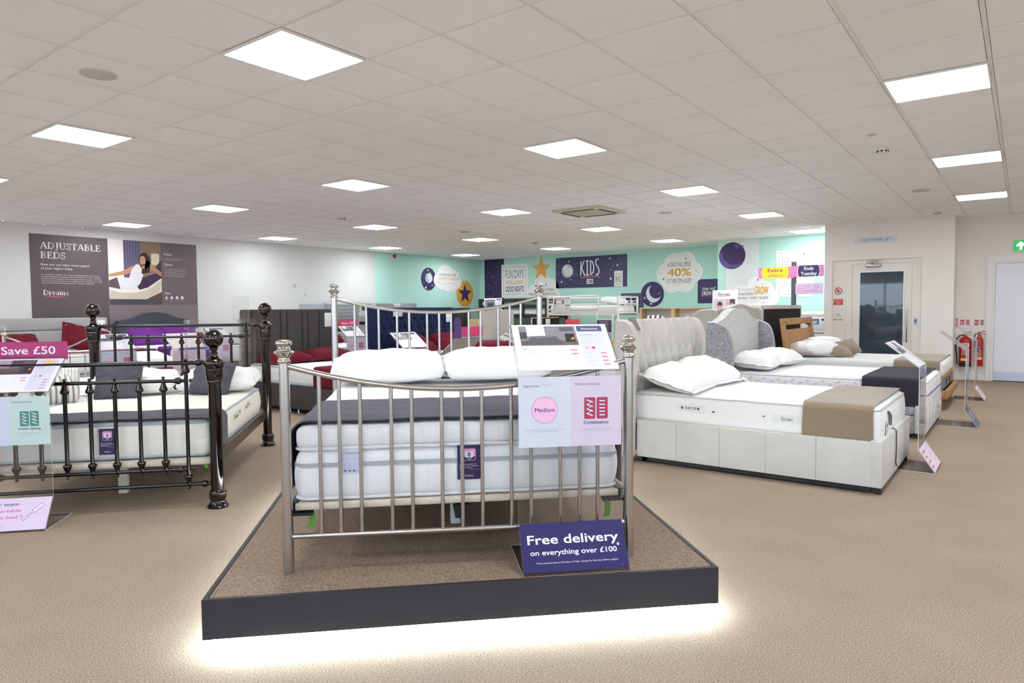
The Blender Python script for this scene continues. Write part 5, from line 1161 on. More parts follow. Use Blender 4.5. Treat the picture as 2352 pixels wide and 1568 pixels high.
pillow('cushion', 'khaki cushion lying at the front beside the white pillows on the oak bed', (-2.06, 10.40, .655), .32, .31, .14, KHAKI, .6, rx=.35, ry=.25, seed=33, cat='cushion', group='khaki cushions on the oak bed', pinch=.1)
pillow('cushion', 'khaki cushion propped up behind the other khaki cushion on the oak bed', (-2.06, 10.90, .68), .33, .32, .14, KHAKI, .5, rx=.6, ry=-.3, seed=34, cat='cushion', group='khaki cushions on the oak bed', pinch=.1)
# -- beds of the row behind, heads back to back (head towards +X)
def rear_bed(name, label, x, y, W, prof_top, mm, back, ml, wingp):
    t = thing(name, label, 'bed', (x, y + W, 0), PI)
    MB().prism([(-.0, .05)] + prof_top + [(W, .05)], (.0, 0, 0), Y_, Z_, X_, .09, smooth=True).build('headboard', mm, t)
    MB().prism([(.03, .06)] + [(min(W - .03, max(.03, u)), v - .055) for u, v in prof_top] + [(W - .03, .06)], (-.004, 0, 0), Y_, Z_, X_, .004).build('back_cloth', back, t)
    for y0, y1 in ((-.07, 0), (W, W + .07)): wing(wingp, y0, y1).build('wing', mm, t)
    MB().rbox(.09, 2.05, 0, W, .05, .33, .02, 3).build('base', mm, t)
    for a in (.15, 1.9):
        for b in (.06, W - .12): MB().box(a, a + .05, b, b + .05, 0, .05).build('leg', BLACK, t, fix=False)
    mattress(ml, (x - .11, y + W - .04, .33), PI, 1.92, W - .08, .25, QUILT, PIPEW)
    return t
wp = curve((-.0, .05), (-.0, .7), (0, 1.2), (.03, 1.265), (.12, 1.275), (.24, 1.26), (.33, 1.18), (.36, 1.0), (.33, .7), (.3, .05))
rear_bed('upholstered_bed', 'beige velvet bed with arched headboard seen from behind, back to back with the silver bed', -2.99, 8.24, 1.56, curve((0, 1.275), (.2, 1.28), (.38, 1.29), (.55, 1.32), (.78, 1.335), (1.0, 1.32), (1.18, 1.29), (1.36, 1.28), (1.56, 1.275)), VELVB, VELVB, 'white mattress on the beige arched bed in the row behind', wp)
rear_bed('upholstered_bed', 'cream bed with square headboard showing its black cloth back behind the oak headboard', -2.99, 9.98, 2.06, curve((0, 1.30), (.06, 1.318), (1.0, 1.32), (2.0, 1.318), (2.06, 1.30)), mat('cream_linen', '#d6cfc6', .8, var=.03, sheen=.3), BLACKC, 'white mattress on the cream square-headed bed in the row behind', curve((0, .05), (0, .7), (0, 1.26), (.04, 1.31), (.2, 1.315), (.29, 1.28), (.31, 1.2), (.31, .7), (.31, .05)))
# -- stands at the feet of the right-hand beds
def credit(P, w, h):
    for k, (s, x) in enumerate((('Up to 3 years', .14), ('interest', .085), ('free credit', .115), ('available.', .10))): P.text(s, .03, .155 - k * .042, .019, '#d9508a', x, bold=.02)
    P.ring(.33, .11, .056, .059, '#b2559a', 2); P.text('0%', .33, .098, .024, '#c77fb6', .045, 'c')
def blk(c): 
    def f(P, w, h): P.lines(.04, .15, .4, 3, .03, c, .01)
    return f
stand('clear acrylic stand with pink interest free credit card, at the ivory bed', (-.636, 6.325, 0), PI / 2, top_generic(head='#c9cdd0', disc=None), None, ('#ead3e2', credit))
stand('clear acrylic stand with navy lower card, at the silver bed', (-.478, 8.85, 0), PI / 2, None, None, ('#4a4866', blk('#b9b6d0')))
stand('clear acrylic stand with red top header and pale lower card, at the oak bed', (-.512, 11.34, 0), PI / 2, None, None, ('#e6d2de', blk('#c98ab0')), ('#cc3b4a', lambda P: P.text('Save', -.17, .036, .05, '#e9b9bf', .3, bold=.03)))
# ------------------------------------------------------------------ middle row on the left (head towards -X)
def divan(t, L, W, zb, m, drawers=True, y0=0):
    b = MB().rbox(.08, L, y0, W, .06, zb, .012, 2); b.build('base', m, t)
    if drawers:
        for x0, x1 in ((.30, 1.02), (1.06, L - .06)): MB().rbox(x0, x1, y0 - .012, y0 + .01, .075, zb - .07, .008, 2).build('drawer', m, t)
    for x in (.2, .95, 1.12, L - .12):
        for y in (y0 + .06, W - .08): MB().lathe([(.018, 0), (.02, .02), (.012, .03), (.012, .06)], (x, y, 0), 10).build('glide', CHROME, t)
# channelled dark grey bed
t = thing('divan_bed', 'dark grey suede divan bed with tall vertically channelled headboard', 'bed', (-8.42, 5.17, 0))
divan(t, 2.02, 1.45, .35, RIBF)
m = MB(); y = -.02
for w in (.13, .45, .10, .255, .10, .20, .255):
    m.rbox(-.06, .055, y + .002, y + w - .002, .06, 1.315, .03, 3); y += w
m.build('headboard', RIBF, t)
mattress('white pleated mattress on the dark grey channelled bed', (-8.34, 5.20, .352), 0, 1.93, 1.40, .235, QUILTF, PIPEB, seed=5)
runner('bed_runner', 'burgundy runner across the foot of the channelled bed mattress', (-8.34, 5.20, .352), 0, 1.42, 1.84, -.016, 1.416, .24, .01, .03, RED, 8, r=.035, wr=.003, group='burgundy bed runners')
pillow('pillow', 'burgundy oxford pillow on the near half of the channelled bed', (-8.02, 5.56, .64), .68, .44, .15, RED, PI / 2 + .05, rx=0.12, seed=41, group='burgundy pillows on the channelled bed', border=.04)
pillow('pillow', 'burgundy oxford pillow on the far half of the channelled bed', (-8.0, 6.24, .645), .68, .44, .16, RED, PI / 2 - .05, rx=0.12, seed=42, group='burgundy pillows on the channelled bed', border=.04)
tag(MB().rbox(-8.362, -8.354, 6.47, 6.60, 1.05, 1.26, .002, 1).build('info_card', ink('#e6e4e2')), 'white information card at the right edge of the channelled headboard', 'card')
# royal blue buttoned bed
t = thing('upholstered_bed', 'royal blue velvet bed with deep buttoned headboard behind the nickel headboard rails', 'bed', (-7.90, 7.02, 0))
WB = 1.74
def btuft(a, b):
    y = WB * a; z = .3 + 1.025 * b; d = .06; s = .15
    for r in range(7):
        bz = .42 + r * .145
        for k in range(-1, 14):
            yb = (k + (r % 2) * .5) * s; q = ((y - yb) / .03) ** 2 + ((z - bz) / .03) ** 2
            if q < 9: d -= .026 * math.exp(-q)
            t_ = (z - bz) / .145
            if 0 < t_ < 1:
                for sg in (-1, 1): d -= .006 * math.exp(-((y - (yb + sg * s / 2 * t_)) / .013) ** 2)
    e = min(y, WB - y, 1.325 - z)
    if e < .05: d = .055
    return Vector((d, y, z))
m = MB().rbox(-.07, .0, 0, WB, .05, 1.33, .02, 3); m.rbox(0, .07, 0, WB, 1.27, 1.33, .02, 3); m.grid(btuft, 150, 84); m.build('headboard', BLUEV, t, fix=False)
wp2 = curve((-.07, .05), (-.07, .7), (-.07, 1.29), (-.04, 1.33), (.05, 1.325), (.14, 1.30), (.17, 1.2), (.17, .7), (.17, .05))
for y0, y1 in ((-.07, 0),): wing(wp2, y0, y1).build('wing', BLUEV, t)
MB().rbox(.07, 2.05, 0, WB, .05, .35, .02, 3).build('base', BLUEV, t)
for x in (.15, 1.95):
    for y in (.06, WB - .1): MB().box(x, x + .05, y, y + .05, 0, .05).build('leg', BLACK, t, fix=False)
mattress('white soft topped mattress on the royal blue buttoned bed', (-7.72, 7.05, .35), 0, 1.85, 1.68, .30, QUILT, PIPEW, seed=6)
pillow('pillow', 'burgundy pillow at the left on the royal blue bed', (-7.50, 7.52, .75), .68, .46, .19, RED, PI / 2 + .15, rx=0.5, seed=43, group='burgundy pillows on the royal blue bed', pinch=.1)
pillow('pillow', 'burgundy pillow at the right on the royal blue bed', (-7.48, 8.24, .755), .68, .46, .20, RED, PI / 2 - .1, rx=0.45, seed=44, group='burgundy pillows on the royal blue bed', pinch=.1)
tag(MB().rbox(-7.824, -7.818, 8.56, 8.71, 1.08, 1.27, .002, 1).build('info_card', ink('#e8e6e3')), 'white information card at the right edge of the royal blue headboard', 'card')
tag(MB().rbox(-7.824, -7.816, 7.35, 7.55, 1.19, 1.30, .002, 1).build('info_card', ink('#c9c9cb')), 'pale grey card at the top left of the royal blue headboard', 'card')
# oatmeal single
t = thing('divan_bed', 'oatmeal single bed with rounded upholstered headboard in front of the black bunk', 'bed', (-8.02, 9.74, 0))
hp = [(0, .05)] + curve((0, 1.19), (.02, 1.255), (.08, 1.282), (.47, 1.285), (.86, 1.282), (.92, 1.255), (.94, 1.19)) + [(.94, .05)]
MB().prism(hp, (-.05, 0, 0), Y_, Z_, X_, .10, smooth=True).build('headboard', OATM, t)
divan(t, 2.0, .94, .36, OATM, False)
mattress('white single mattress on the oatmeal bed', (-7.95, 9.76, .36), 0, 1.9, .9, .24, QUILT, PIPEW, seed=7)
pillow('cushion', 'white and grey boldly striped cushion on the oatmeal single bed', (-7.62, 10.28, .70), .62, .42, .18, striped('wide_grey_stripe', '#e3e0dc', '#7d7a77', 11, .42), PI / 2, rx=0.4, seed=45, cat='cushion')
pillow('throw', 'folded burgundy blanket with a violet ribbon on the royal blue bed', (-6.70, 8.35, .72), .74, .50, .13, RED, PI / 2, seed=46, cat='blanket', pinch=.0)
m = MB()
for k in range(7): m.tube([(-6.72 + .03 * math.sin(k * 2.), 8.16 + k * .05, .80), (-6.70 + .03 * math.cos(k * 3.), 8.20 + k * .05, .803)], .004, 6)
tag(m.build('ribbon', mat('violet_ribbon', '#6a63c2', .5)), 'violet ribbon lying on the folded burgundy blanket', 'ribbon')
# ------------------------------------------------------------------ row against the white wall
t = thing('divan_bed', 'charcoal bed with low arched headboard below the poster on the white wall', 'bed', (-13.42, 5.70, 0))
W = 1.38
MB().prism([(0, .05)] + curve((0, 1.13), (.25, 1.17), (.48, 1.255), (.69, 1.285), (.9, 1.255), (1.13, 1.17), (1.38, 1.13)) + [(W, .05)], (-.08, 0, 0), Y_, Z_, X_, .14, smooth=True).build('headboard', NAVYF, t)
m = MB()
for i in range(40):
    u = .02 + i * .034; m.lathe([(.009, 0), (.006, .004), (0, .006)], (.058, u, 1.11 + .145 * max(0, math.cos((u - .69) * 2.6)) ** 1.6 - .02), 8, axis=(1, 0, 0))
m.build('stud_trim', NAVYF, t)
divan(t, 2.05, W, .38, NAVYF)
mattress('white mattress on the charcoal arched bed', (-13.34, 5.72, .38), 0, 1.95, 1.34, .30, QUILT, PIPEG, seed=8)
runner('bed_runner', 'violet runner across the foot of the charcoal arched bed', (-13.34, 5.72, .38), 0, 1.45, 1.86, -.016, 1.356, .304, .02, .03, PURP, 9, r=.035, wr=.003)
pillow('pillow', 'violet pillow at the left on the charcoal arched bed', (-13.0, 6.06, .82), .68, .46, .17, PURP, PI / 2, rx=0.7, seed=51, group='violet pillows on the charcoal bed', pinch=.1)
pillow('pillow', 'violet pillow at the right on the charcoal arched bed, leaning higher', (-13.05, 6.68, .86), .70, .46, .17, PURP, PI / 2 - .1, rx=0.8, ry=.12, seed=52, group='violet pillows on the charcoal bed', pinch=.1)
t = thing('divan_bed', 'wide light grey bed with horizontally seamed headboard at the far left', 'bed', (-13.42, 3.62, 0))
W = 1.90
m = MB(); m.rbox(-.07, .06, 0, W, .05, .985, .02, 3).rbox(-.07, .06, 0, W, .99, 1.20, .025, 3); m.build('headboard', GREYF, t)
divan(t, 2.05, W, .36, GREYF)
for k, s in enumerate(('nearer', 'farther')):
    mattress('white single mattress, %s half of the pair on the light grey bed' % s, (-13.34, 3.65 + k * .935, .36), 0, 1.95, .925, .29, QUILT, PIPEG, group='paired mattresses on the light grey bed', seed=9 + k)
runner('bed_runner', 'burgundy runner across the paired mattresses of the light grey bed', (-13.34, 3.65, .36), 0, 1.35, 1.75, -.016, 1.876, .294, .03, .03, RED, 10, r=.035, wr=.004, group='burgundy bed runners')
pillow('pillow', 'burgundy pillow lying on the nearer half of the light grey bed', (-12.95, 3.98, .79), .66, .46, .18, RED, PI / 2, rx=0.55, seed=53, group='burgundy pillows on the light grey bed', pinch=.08)
pillow('pillow', 'burgundy pillow standing on one corner on the farther half of the light grey bed', (-12.98, 5.0, .83), .70, .44, .15, RED, PI / 2, rx=1.05, ry=.28, seed=54, group='burgundy pillows on the light grey bed', pinch=.12, border=.03)
tag(MB().rbox(-13.358, -13.351, 5.34, 5.47, .95, 1.15, .002, 1).build('info_card', ink('#e6e4e4')), 'white information card at the right end of the light grey headboard', 'card')
# slim chrome single bed with crystal finials
t = thing('metal_bed', 'slim chrome single bed frame with crystal ball finials and swagged rail, at the far left', 'bed', (-9.05, 2.66, 0))
for y in (0, .97):
    o = MB().tube([(0, y, 0), (0, y, .6), (0, y, 1.04)], .019, 14).build('post', CHROME, t)
    MB().lathe([(.02, 0), (.026, .006), (.026, .03), (.02, .036), (.014, .05), (.018, .056), (.012, .06)], (0, y, 1.04), 16).build('collar', CHROME, o)
    MB().lathe([(.034 * math.sin(PI * i / 8), .034 - .034 * math.cos(PI * i / 8)) for i in range(9)], (0, y, 1.095), 10).build('crystal_ball', CRYS, o)
MB().tube([(0, .97 * i / 24, 1.03 - .17 * math.sin(PI * i / 24) ** 1.3) for i in range(25)], .011, 12).build('top_rail', CHROME, t)
MB().tube([(0, 0, .80), (0, .97, .80)], .009, 12).build('inner_rail', CHROME, t)
for k in range(1, 6): MB().tube([(0, .97 * k / 6, .30), (0, .97 * k / 6, .80)], .007, 10).build('spindle', CHROME, t)
MB().tube([(0, 0, .3), (0, .97, .3)], .009, 12).build('bottom_rail', CHROME, t)
for y in (.02, .95): MB().box(0, 1.9, y - .012, y + .012, .26, .32).build('side_rail', CHROME, t, fix=False)
for y in (.02, .95): MB().tube([(1.9, y, 0), (1.9, y, .40)], .017, 12).build('foot_post', CHROME, t)
MB().tube([(1.9, .02, .38), (1.9, .95, .38)], .011, 12).build('foot_rail', CHROME, t)
mattress('white single mattress on the chrome crystal bed', (-9.0, 2.69, .32), 0, 1.85, .90, .20, QUILT, PIPEW, seed=12)
# low divan with burgundy throw and a packed bale
t = thing('divan_bed', 'low charcoal divan without headboard, seen through the black headboard rails', 'bed', (-10.9, 4.22, 0))
divan(t, 1.92, .92, .32, RIBF)
mattress('white mattress on the low charcoal divan', (-10.82, 4.23, .32), 0, 1.83, .90, .20, QUILT, PIPEW, seed=13)
runner('bed_runner', 'burgundy throw over the corner of the low divan mattress', (-10.82, 4.23, .32), 0, 1.42, 1.82, -.016, .45, .204, -.02, .205, RED, 11, r=.03, wr=.006, cat='throw')
pillow('pillow', 'burgundy cushion lying on the charcoal arched bed before the violet pillows', (-12.2, 6.72, .75), .5, .40, .16, RED, PI / 2, rx=0.6, seed=55, cat='cushion')
pillow('pillow', 'white pillow lying on the low charcoal divan', (-9.9, 4.62, .60), .6, .42, .16, WHITEP, PI / 2, rx=0.2, seed=56)
t = thing('packed_pillow', 'blue and pink plastic wrapped pillow pack on the low divan', 'packaged pillow', (-9.22, 4.93, .522), .2)
mb = MB(); soft_pillow(mb, .44, .40, .30, 61, .04, .03)
pk = mb.build('plastic_wrap', [mat('pack_blue', '#2e3d8f', .15, var=.1, vscale=9), mat('pack_pink', '#b8285f', .15, var=.1, vscale=9)], t, loc=(0, 0, .12))
for p in pk.data.polygons: p.material_index = 0 if p.center.z > .015 + .06 * p.center.x else 1
# grey cabin bed against the corner
t = thing('cabin_bed', 'grey painted cabin bed with slatted panels against the white and mint wall', 'cabin bed', (-12.55, 9.72, 0))
def slat_panel(y0, y1, z0, z1):
    m = MB().rbox(-.012, .012, y0, y1, z0, z1, .004, 1)
    for zz in [z0 + .09 + k * (z1 - z0 - .14) / 4 for k in range(5)]: m.box(.0118, .0128, y0 + .09, y1 - .06, zz, zz + .006, 1)
    return m
slat_panel(0, .92, .98, 1.44).build('end_panel', [GREYP, DARKM], t); slat_panel(0, .92, .42, .80).build('end_panel', [GREYP, DARKM], t)
slat_panel(2.38, 2.82, 1.0, 1.46).build('end_panel', [GREYP, DARKM], t)
for y in (.0, .94, 1.30, 2.34, 2.84): MB().box(-.03, .03, y - .03, y + .03, 0, 1.45).build('post', GREYP, t, fix=False)
MB().box(-.02, .02, .97, 2.34, 1.36, 1.45).build('guard_rail', GREYP, t, fix=False); MB().box(-.02, .02, .97, 2.34, 1.02, 1.14).build('side_rail', GREYP, t, fix=False)
MB().box(-.9, -.85, 0, 2.8, .2, 1.44).build('rear_panel', GREYP, t, fix=False); MB().box(-.85, -.02, .03, 2.8, 1.02, 1.05).build('mattress_base', GREYP, t, fix=False)
m = MB().rbox(-.6, -.04, .98, 2.3, .4, .95, .008, 1); m.build('storage_unit', GREYP, t)
mattress('white mattress on the grey cabin bed', (-13.38, 9.8, 1.052), 0, .78, 2.55, .17, QUILT, None, seed=14)
_o = tag(MB().rbox(-12.5285, -12.522, 10.72, 11.22, 1.14, 1.43, .002, 1).build('info_card', ink('#e2e1e3')), 'white product card with grey bedroom photo on the grey cabin bed', 'card')
P = Print((-12.5215, 0, 0), Y_, Z_, X_, .0005); P.rect(10.76, 1.28, 11.02, 1.41, '#6b6768', 1); P.rect(10.82, 1.30, 10.95, 1.37, '#3c393b', 2); P.lines(10.76, 1.25, 11.15, 4, .025, '#b9b7bf', .006); P.build('print', _o)
tag(MB().rbox(-12.5285, -12.522, 11.80, 12.10, 1.36, 1.44, .002, 1).build('info_card', ink('#e9e6e4')), 'white strip card with orange dot on the right part of the grey cabin bed', 'card')
# plain bed with burgundy pillow in front of the cabin bed
t = thing('divan_bed', 'plain light grey divan bed in front of the grey cabin bed', 'bed', (-11.95, 7.95, 0))
divan(t, 2.0, 1.4, .34, GREYF)
mattress('white mattress on the plain divan in front of the cabin bed', (-11.88, 7.98, .34), 0, 1.9, 1.34, .27, QUILT, PIPEG, seed=15)
pillow('pillow', 'burgundy pillow on the plain divan in front of the cabin bed', (-11.55, 8.95, .71), .70, .46, .19, RED, PI / 2, rx=0.35, seed=57)
pillow('cushion', 'red cushion with gold check beside the burgundy pillow on the plain divan', (-11.6, 8.4, .69), .44, .4, .15, striped('red_gold_check', '#a33030', '#c9a86a', 7, .25, 1), PI / 2, rx=0.2, seed=58, cat='cushion')
# ------------------------------------------------------------------ children's furniture
t = thing('bunk_bed', 'black painted wooden bunk bed with leaning ladder by the room corner', 'bunk bed', (-12.62, 15.30, 0))
LB, DB = 2.32, .98
for x in (0, LB):
    for y in (0, DB): MB().box(x - .04, x + .04, y - .04, y + .04, 0, 1.58).build('post', BLACKM, t, fix=False)
    for z0, z1 in ((1.50, 1.58), (1.30, 1.38), (1.08, 1.22), (.30, .44)): MB().box(x - .02, x + .02, .04, DB - .04, z0, z1).build('end_rail', BLACKM, t, fix=False)
for y in (0, DB):
    for z0, z1 in ((1.50, 1.58), (1.32, 1.40), (1.04, 1.14), (.70, .80)): MB().box(.04, LB - .04, y - .016, y + .016, z0, z1).build('side_rail', BLACKM, t, fix=False)
MB().box(.04, LB - .04, .02, DB - .02, 1.08, 1.11).build('bed_base', BLACKM, t, fix=False)
MB().box(1.50, 1.56, -.02, .02, 1.14, 1.56).build('guard_post', BLACKM, t, fix=False)
l = MB()
for x in (1.46, 1.90): l.tube([(x - .02, -.42, 0), (x + .06, -.03, 1.12)], .022, 8, flat=(1.3, .7))
l.build('ladder_side', BLACKM, t)
for z in (.28, .56, .80): MB().box(1.47 + z * .06, 1.91 + z * .06, -.42 + z * .345 - .02, -.42 + z * .345 + .02, z - .012, z + .012).build('ladder_rung', BLACKM, t, fix=False)
mattress('grey white mattress on the upper deck of the black bunk', (-12.56, 15.34, 1.11), 0, 2.2, .9, .17, QUILT, None, seed=16)
o = tag(MB().rbox(-12.46, -11.82, 15.274, 15.279, 1.02, 1.60, .002, 1).build('info_card', ink('#e4e3e6')), 'white product card with grey photo on the black bunk bed', 'card')
P = Print((0, 15.2735, 0), X_, Z_, -Y_, .0005); P.rect(-12.42, 1.32, -12.06, 1.56, '#8b8d90', 1); P.rect(-12.33, 1.34, -12.12, 1.47, '#4e5052', 2); P.rect(-12.0, 1.54, -11.94, 1.575, '#3a3450', 1); P.rect(-11.92, 1.54, -11.86, 1.575, '#3a3450', 1); P.lines(-12.0, 1.48, -11.87, 6, .03, '#b9b7c4', .006); P.build('print', o)
# white metal bunk
t = thing('bunk_bed', 'white metal bunk bed with curved guard rail, below the KIDS BEDS banner', 'bunk bed', (-9.68, 14.42, 0))
LB, DB = 2.0, 1.0
for x in (0, LB):
    for y in (0, DB): MB().tube([(x, y, 0), (x, y, 1.575)], .026, 10).build('post', WHITEM, t)
    for z in (1.56, 1.40, 1.17, .32): MB().tube([(x, 0, z), (x, DB, z)], .018, 8).build('end_rail', WHITEM, t)
    for y in (.33, .66): MB().tube([(x, y, 1.17), (x, y, 1.56)], .012, 8).build('end_bar', WHITEM, t)
MB().tube([(0, 0, 1.575), (1.30, 0, 1.595), (1.42, 0, 1.58), (1.46, 0, 1.53), (1.46, 0, 1.17)], .019, 10).build('guard_rail', WHITEM, t)
for z in (1.48, 1.37, 1.27): MB().tube([(0, 0, z), (1.46, 0, z)], .013, 8).build('guard_bar', WHITEM, t)
MB().tube([(0, DB, 1.56), (LB, DB, 1.56)], .016, 8).build('rear_rail', WHITEM, t); MB().tube([(0, DB, 1.40), (LB, DB, 1.40)], .012, 8).build('rear_rail', WHITEM, t)
for y in (0, DB):
    MB().box(0, LB, y - .015, y + .015, 1.12, 1.20).build('side_rail', WHITEM, t, fix=False); MB().box(0, LB, y - .015, y + .015, .30, .36).build('side_rail', WHITEM, t, fix=False)
MB().box(.02, LB - .02, .02, DB - .02, 1.15, 1.17).build('bed_base', WHITEM, t, fix=False)
for x in (1.46, 1.88): MB().tube([(x, -.05, 0), (x, -.05, 1.18)], .018, 8).build('ladder_side', WHITEM, t)
for z in (.3, .55, .8, 1.02): MB().tube([(1.46, -.05, z), (1.88, -.05, z)], .014, 8).build('ladder_rung', WHITEM, t)
mattress('white mattress in crinkled cover on the upper deck of the white bunk', (-9.63, 14.47, 1.17), 0, 1.9, .9, .19, WHITEP, None, seed=17)
pillow('pillow', 'white pillow on the upper deck of the white bunk bed', (-8.05, 14.9, 1.45), .44, .74, .18, WHITEP, 0, ry=.12, seed=59)
o = tag(MB().rbox(-9.49, -8.98, 14.375, 14.382, 1.18, 1.57, .002, 1).build('info_card', ink('#e7e6ea')), 'white product card with pinkish photo on the white bunk bed', 'card')
P = Print((0, 14.3745, 0), X_, Z_, -Y_, .0005); P.rect(-9.46, 1.40, -9.16, 1.56, '#c9b9bb', 1); P.rect(-9.42, 1.42, -9.22, 1.49, '#f0eeee', 2); P.rect(-9.46, 1.40, -9.4, 1.5, '#a0686c', 2); P.rect(-9.22, 1.41, -9.17, 1.5, '#77709a', 2)
for z in (1.54, 1.36): P.rect(-9.13, z, -9.07, z + .02, '#3a3450', 1); P.rect(-9.06, z, -9.0, z + .02, '#3a3450', 1); P.lines(-9.12, z - .03, -9.02, 4, .02, '#b5b3c2', .005)
P.build('print', o)
o = tag(MB().rbox(-8.20, -7.82, 14.33, 14.338, .72, 1.01, .002, 1).build('warning_sign', ink('#3a2c55')), 'purple notice with white text hanging on the white bunk ladder', 'sign')
P = Print((0, 14.329, 0), X_, Z_, -Y_, .0006)
for (s, x), v in zip((('Children must be', .24), ('supervised whilst', .26), ('climbing the ladder', .28), ('Please ask a member of', .31), ('staff for assistance', .28)), (.955, .918, .881, .825, .788)): P.text(s, -8.01, v, .02, '#e6e0ec', x, 'c', .02)
P.line([(-8.2, .725), (-7.82, .725)], .01, '#b98a6a', 1); P.line([(-8.2, 1.005), (-7.82, 1.005)], .01, '#b98a6a', 1); P.build('lettering', o)
# black headboard back, pine shelf bed, black cabinet, toddler pieces, white desk bed
t = thing('headboard', 'black backed headboard with pale edges standing behind the nickel bed post', 'headboard', (-8.62, 12.26, 0))
MB().box(-.03, .0, .02, 1.06, .05, 1.08).build('back_cloth', BLACKC, t, fix=False); MB().box(-.06, -.031, 0, 1.08, .0, 1.10).build('panel', PINE, t, fix=False)
o = MB().rbox(0, .012, .48, .66, .92, 1.06, .004, 1).build('swing_ticket', ink('#e2dfdd'), t); MB().box(.0, .004, .52, .62, .55, .92).build('ticket_tail', ink('#dedad6'), t, fix=False)
t = thing('shelf_bed', 'pine edged white bed with storage headboard, left of the sleep well sign', 'bed', (-7.36, 14.6, 0))
for x in (0, .80, 1.66): MB().box(x, x + .05 if x != .80 else x + .09, .30, .60, .0, 1.27).build('upright', PINE, t, fix=False)
MB().box(0, 1.71, .28, .60, 1.27, 1.295).build('top_shelf', PINE, t, fix=False); MB().box(.05, 1.66, .58, .60, .4, 1.27).build('back_panel', ink('#d9d8d9', .6), t, fix=False)
MB().box(.05, 1.66, .30, .58, .92, .945).build('shelf', PINE, t, fix=False); MB().box(-.04, 1.75, -1.35, .29, .25, .60).build('bed_box', PINE, t, fix=False)
pillow('cushion', 'black and white striped cushion on the open shelf of the pine storage headboard', (-6.98, 14.95, 1.02), .46, .22, .15, striped('zebra_stripe', '#e9e6e2', '#4e4b4a', 9, .45), .2, seed=60, cat='cushion')
t = thing('cabinet', 'black wooden cabinet with handle in the mint corner, right of the royal blue headboard', 'cabinet', (-13.3, 13.75, 0))
MB().rbox(0, .55, 0, 1.25, .05, 1.33, .006, 1).build('carcass', BLACKM, t)
for y0, y1 in ((.02, .62), (.64, 1.23)):
    o = MB().rbox(.55, .57, y0, y1, .08, 1.28, .004, 1).build('door', BLACKM, t)
    MB().tube([(.57, (y0 + y1) / 2 + .2, .76), (.60, (y0 + y1) / 2 + .2, .74), (.60, (y0 + y1) / 2 + .2, .64), (.57, (y0 + y1) / 2 + .2, .62)], .008, 8).build('handle', CHROME, o)
MB().prism(ell_pts(.35, .98, .09, .05, 20), (.571, 0, 0), Y_, Z_, X_, .004).build('badge', ink('#c9b9a4'), o)
MB().box(0, .5, 0.02, 1.23, 0, .05).build('plinth', BLACK, t, fix=False)
t = thing('toddler_bed', 'plywood toddler bed with sloping end beyond the pink headed stand', 'toddler bed', (-9.6, 11.2, 0))
for y in (0, .7):
    MB().prism([(0, 0), (1.4, 0), (1.4, .55), (.5, .55), (.25, 1.08), (0, 1.08)], (0, y, 0), X_, Z_, Y_, .025).build('side_panel', PINE, t, fix=False)
MB().box(0, .025, .026, .699, .1, 1.08).build('headboard', PINE, t, fix=False); MB().box(1.375, 1.40, .026, .699, .05, .55).build('footboard', PINE, t, fix=False); MB().box(.03, 1.37, .03, .69, .25, .28).build('bed_base', PINE, t, fix=False)
mattress('small white mattress on the plywood toddler bed', (-9.56, 11.23, .28), 0, 1.32, .64, .12, QUILT, None, seed=19)
t = thing('cabin_bed', 'white cabin bed with desk shelf in the bay beside the lift wall', 'cabin bed', (-4.95, 14.62, 0))
MB().rbox(0, 1.93, .0, .60, 1.04, 1.09, .004, 1).build('top_rail', WHITEM, t); MB().box(0, 1.93, .0, .02, .80, 1.04).build('side_panel', WHITEM, t, fix=False)
MB().rbox(0, 1.93, -.02, .6, .70, .745, .004, 1).build('desk_shelf', WHITEM, t)
for x in (.0, .95, 1.36, 1.89): MB().box(x, x + .04, 0, .58, 0, .70).build('upright', WHITEM, t, fix=False)
MB().box(1.40, 1.89, .3, .32, .1, .69).build('curtain_panel', mat('navy_cloth', '#33508c', .8, var=.06), t, fix=False)
mattress('white mattress on the white cabin bed beside the lift wall', (-4.9, 14.66, 1.092), 0, 1.82, .5, .10, QUILT, None, seed=20)
o = tag(MB().rbox(-3.56, -3.04, 14.60, 14.606, .765, 1.06, .002, 1).build('info_card', ink('#e4e5ec')), 'white product card with blue bedroom photo on the white cabin bed', 'card')
P = Print((0, 14.5995, 0), X_, Z_, -Y_, .0005); P.rect(-3.53, .93, -3.27, 1.05, '#6d8398', 1); P.rect(-3.45, .95, -3.32, 1.0, '#c8d3df', 2); P.rect(-3.53, .93, -3.47, 1.02, '#3f5566', 2); P.rect(-3.23, 1.01, -3.06, 1.05, '#2c2a30', 1); P.text('Kids', -3.15, 1.02, .018, '#e6e4ea', .05, 'c', .02); P.lines(-3.52, .9, -3.3, 5, .02, '#c6c4d2', .005); P.lines(-3.22, .98, -3.08, 4, .02, '#c6c4d2', .005); P.build('print', o)
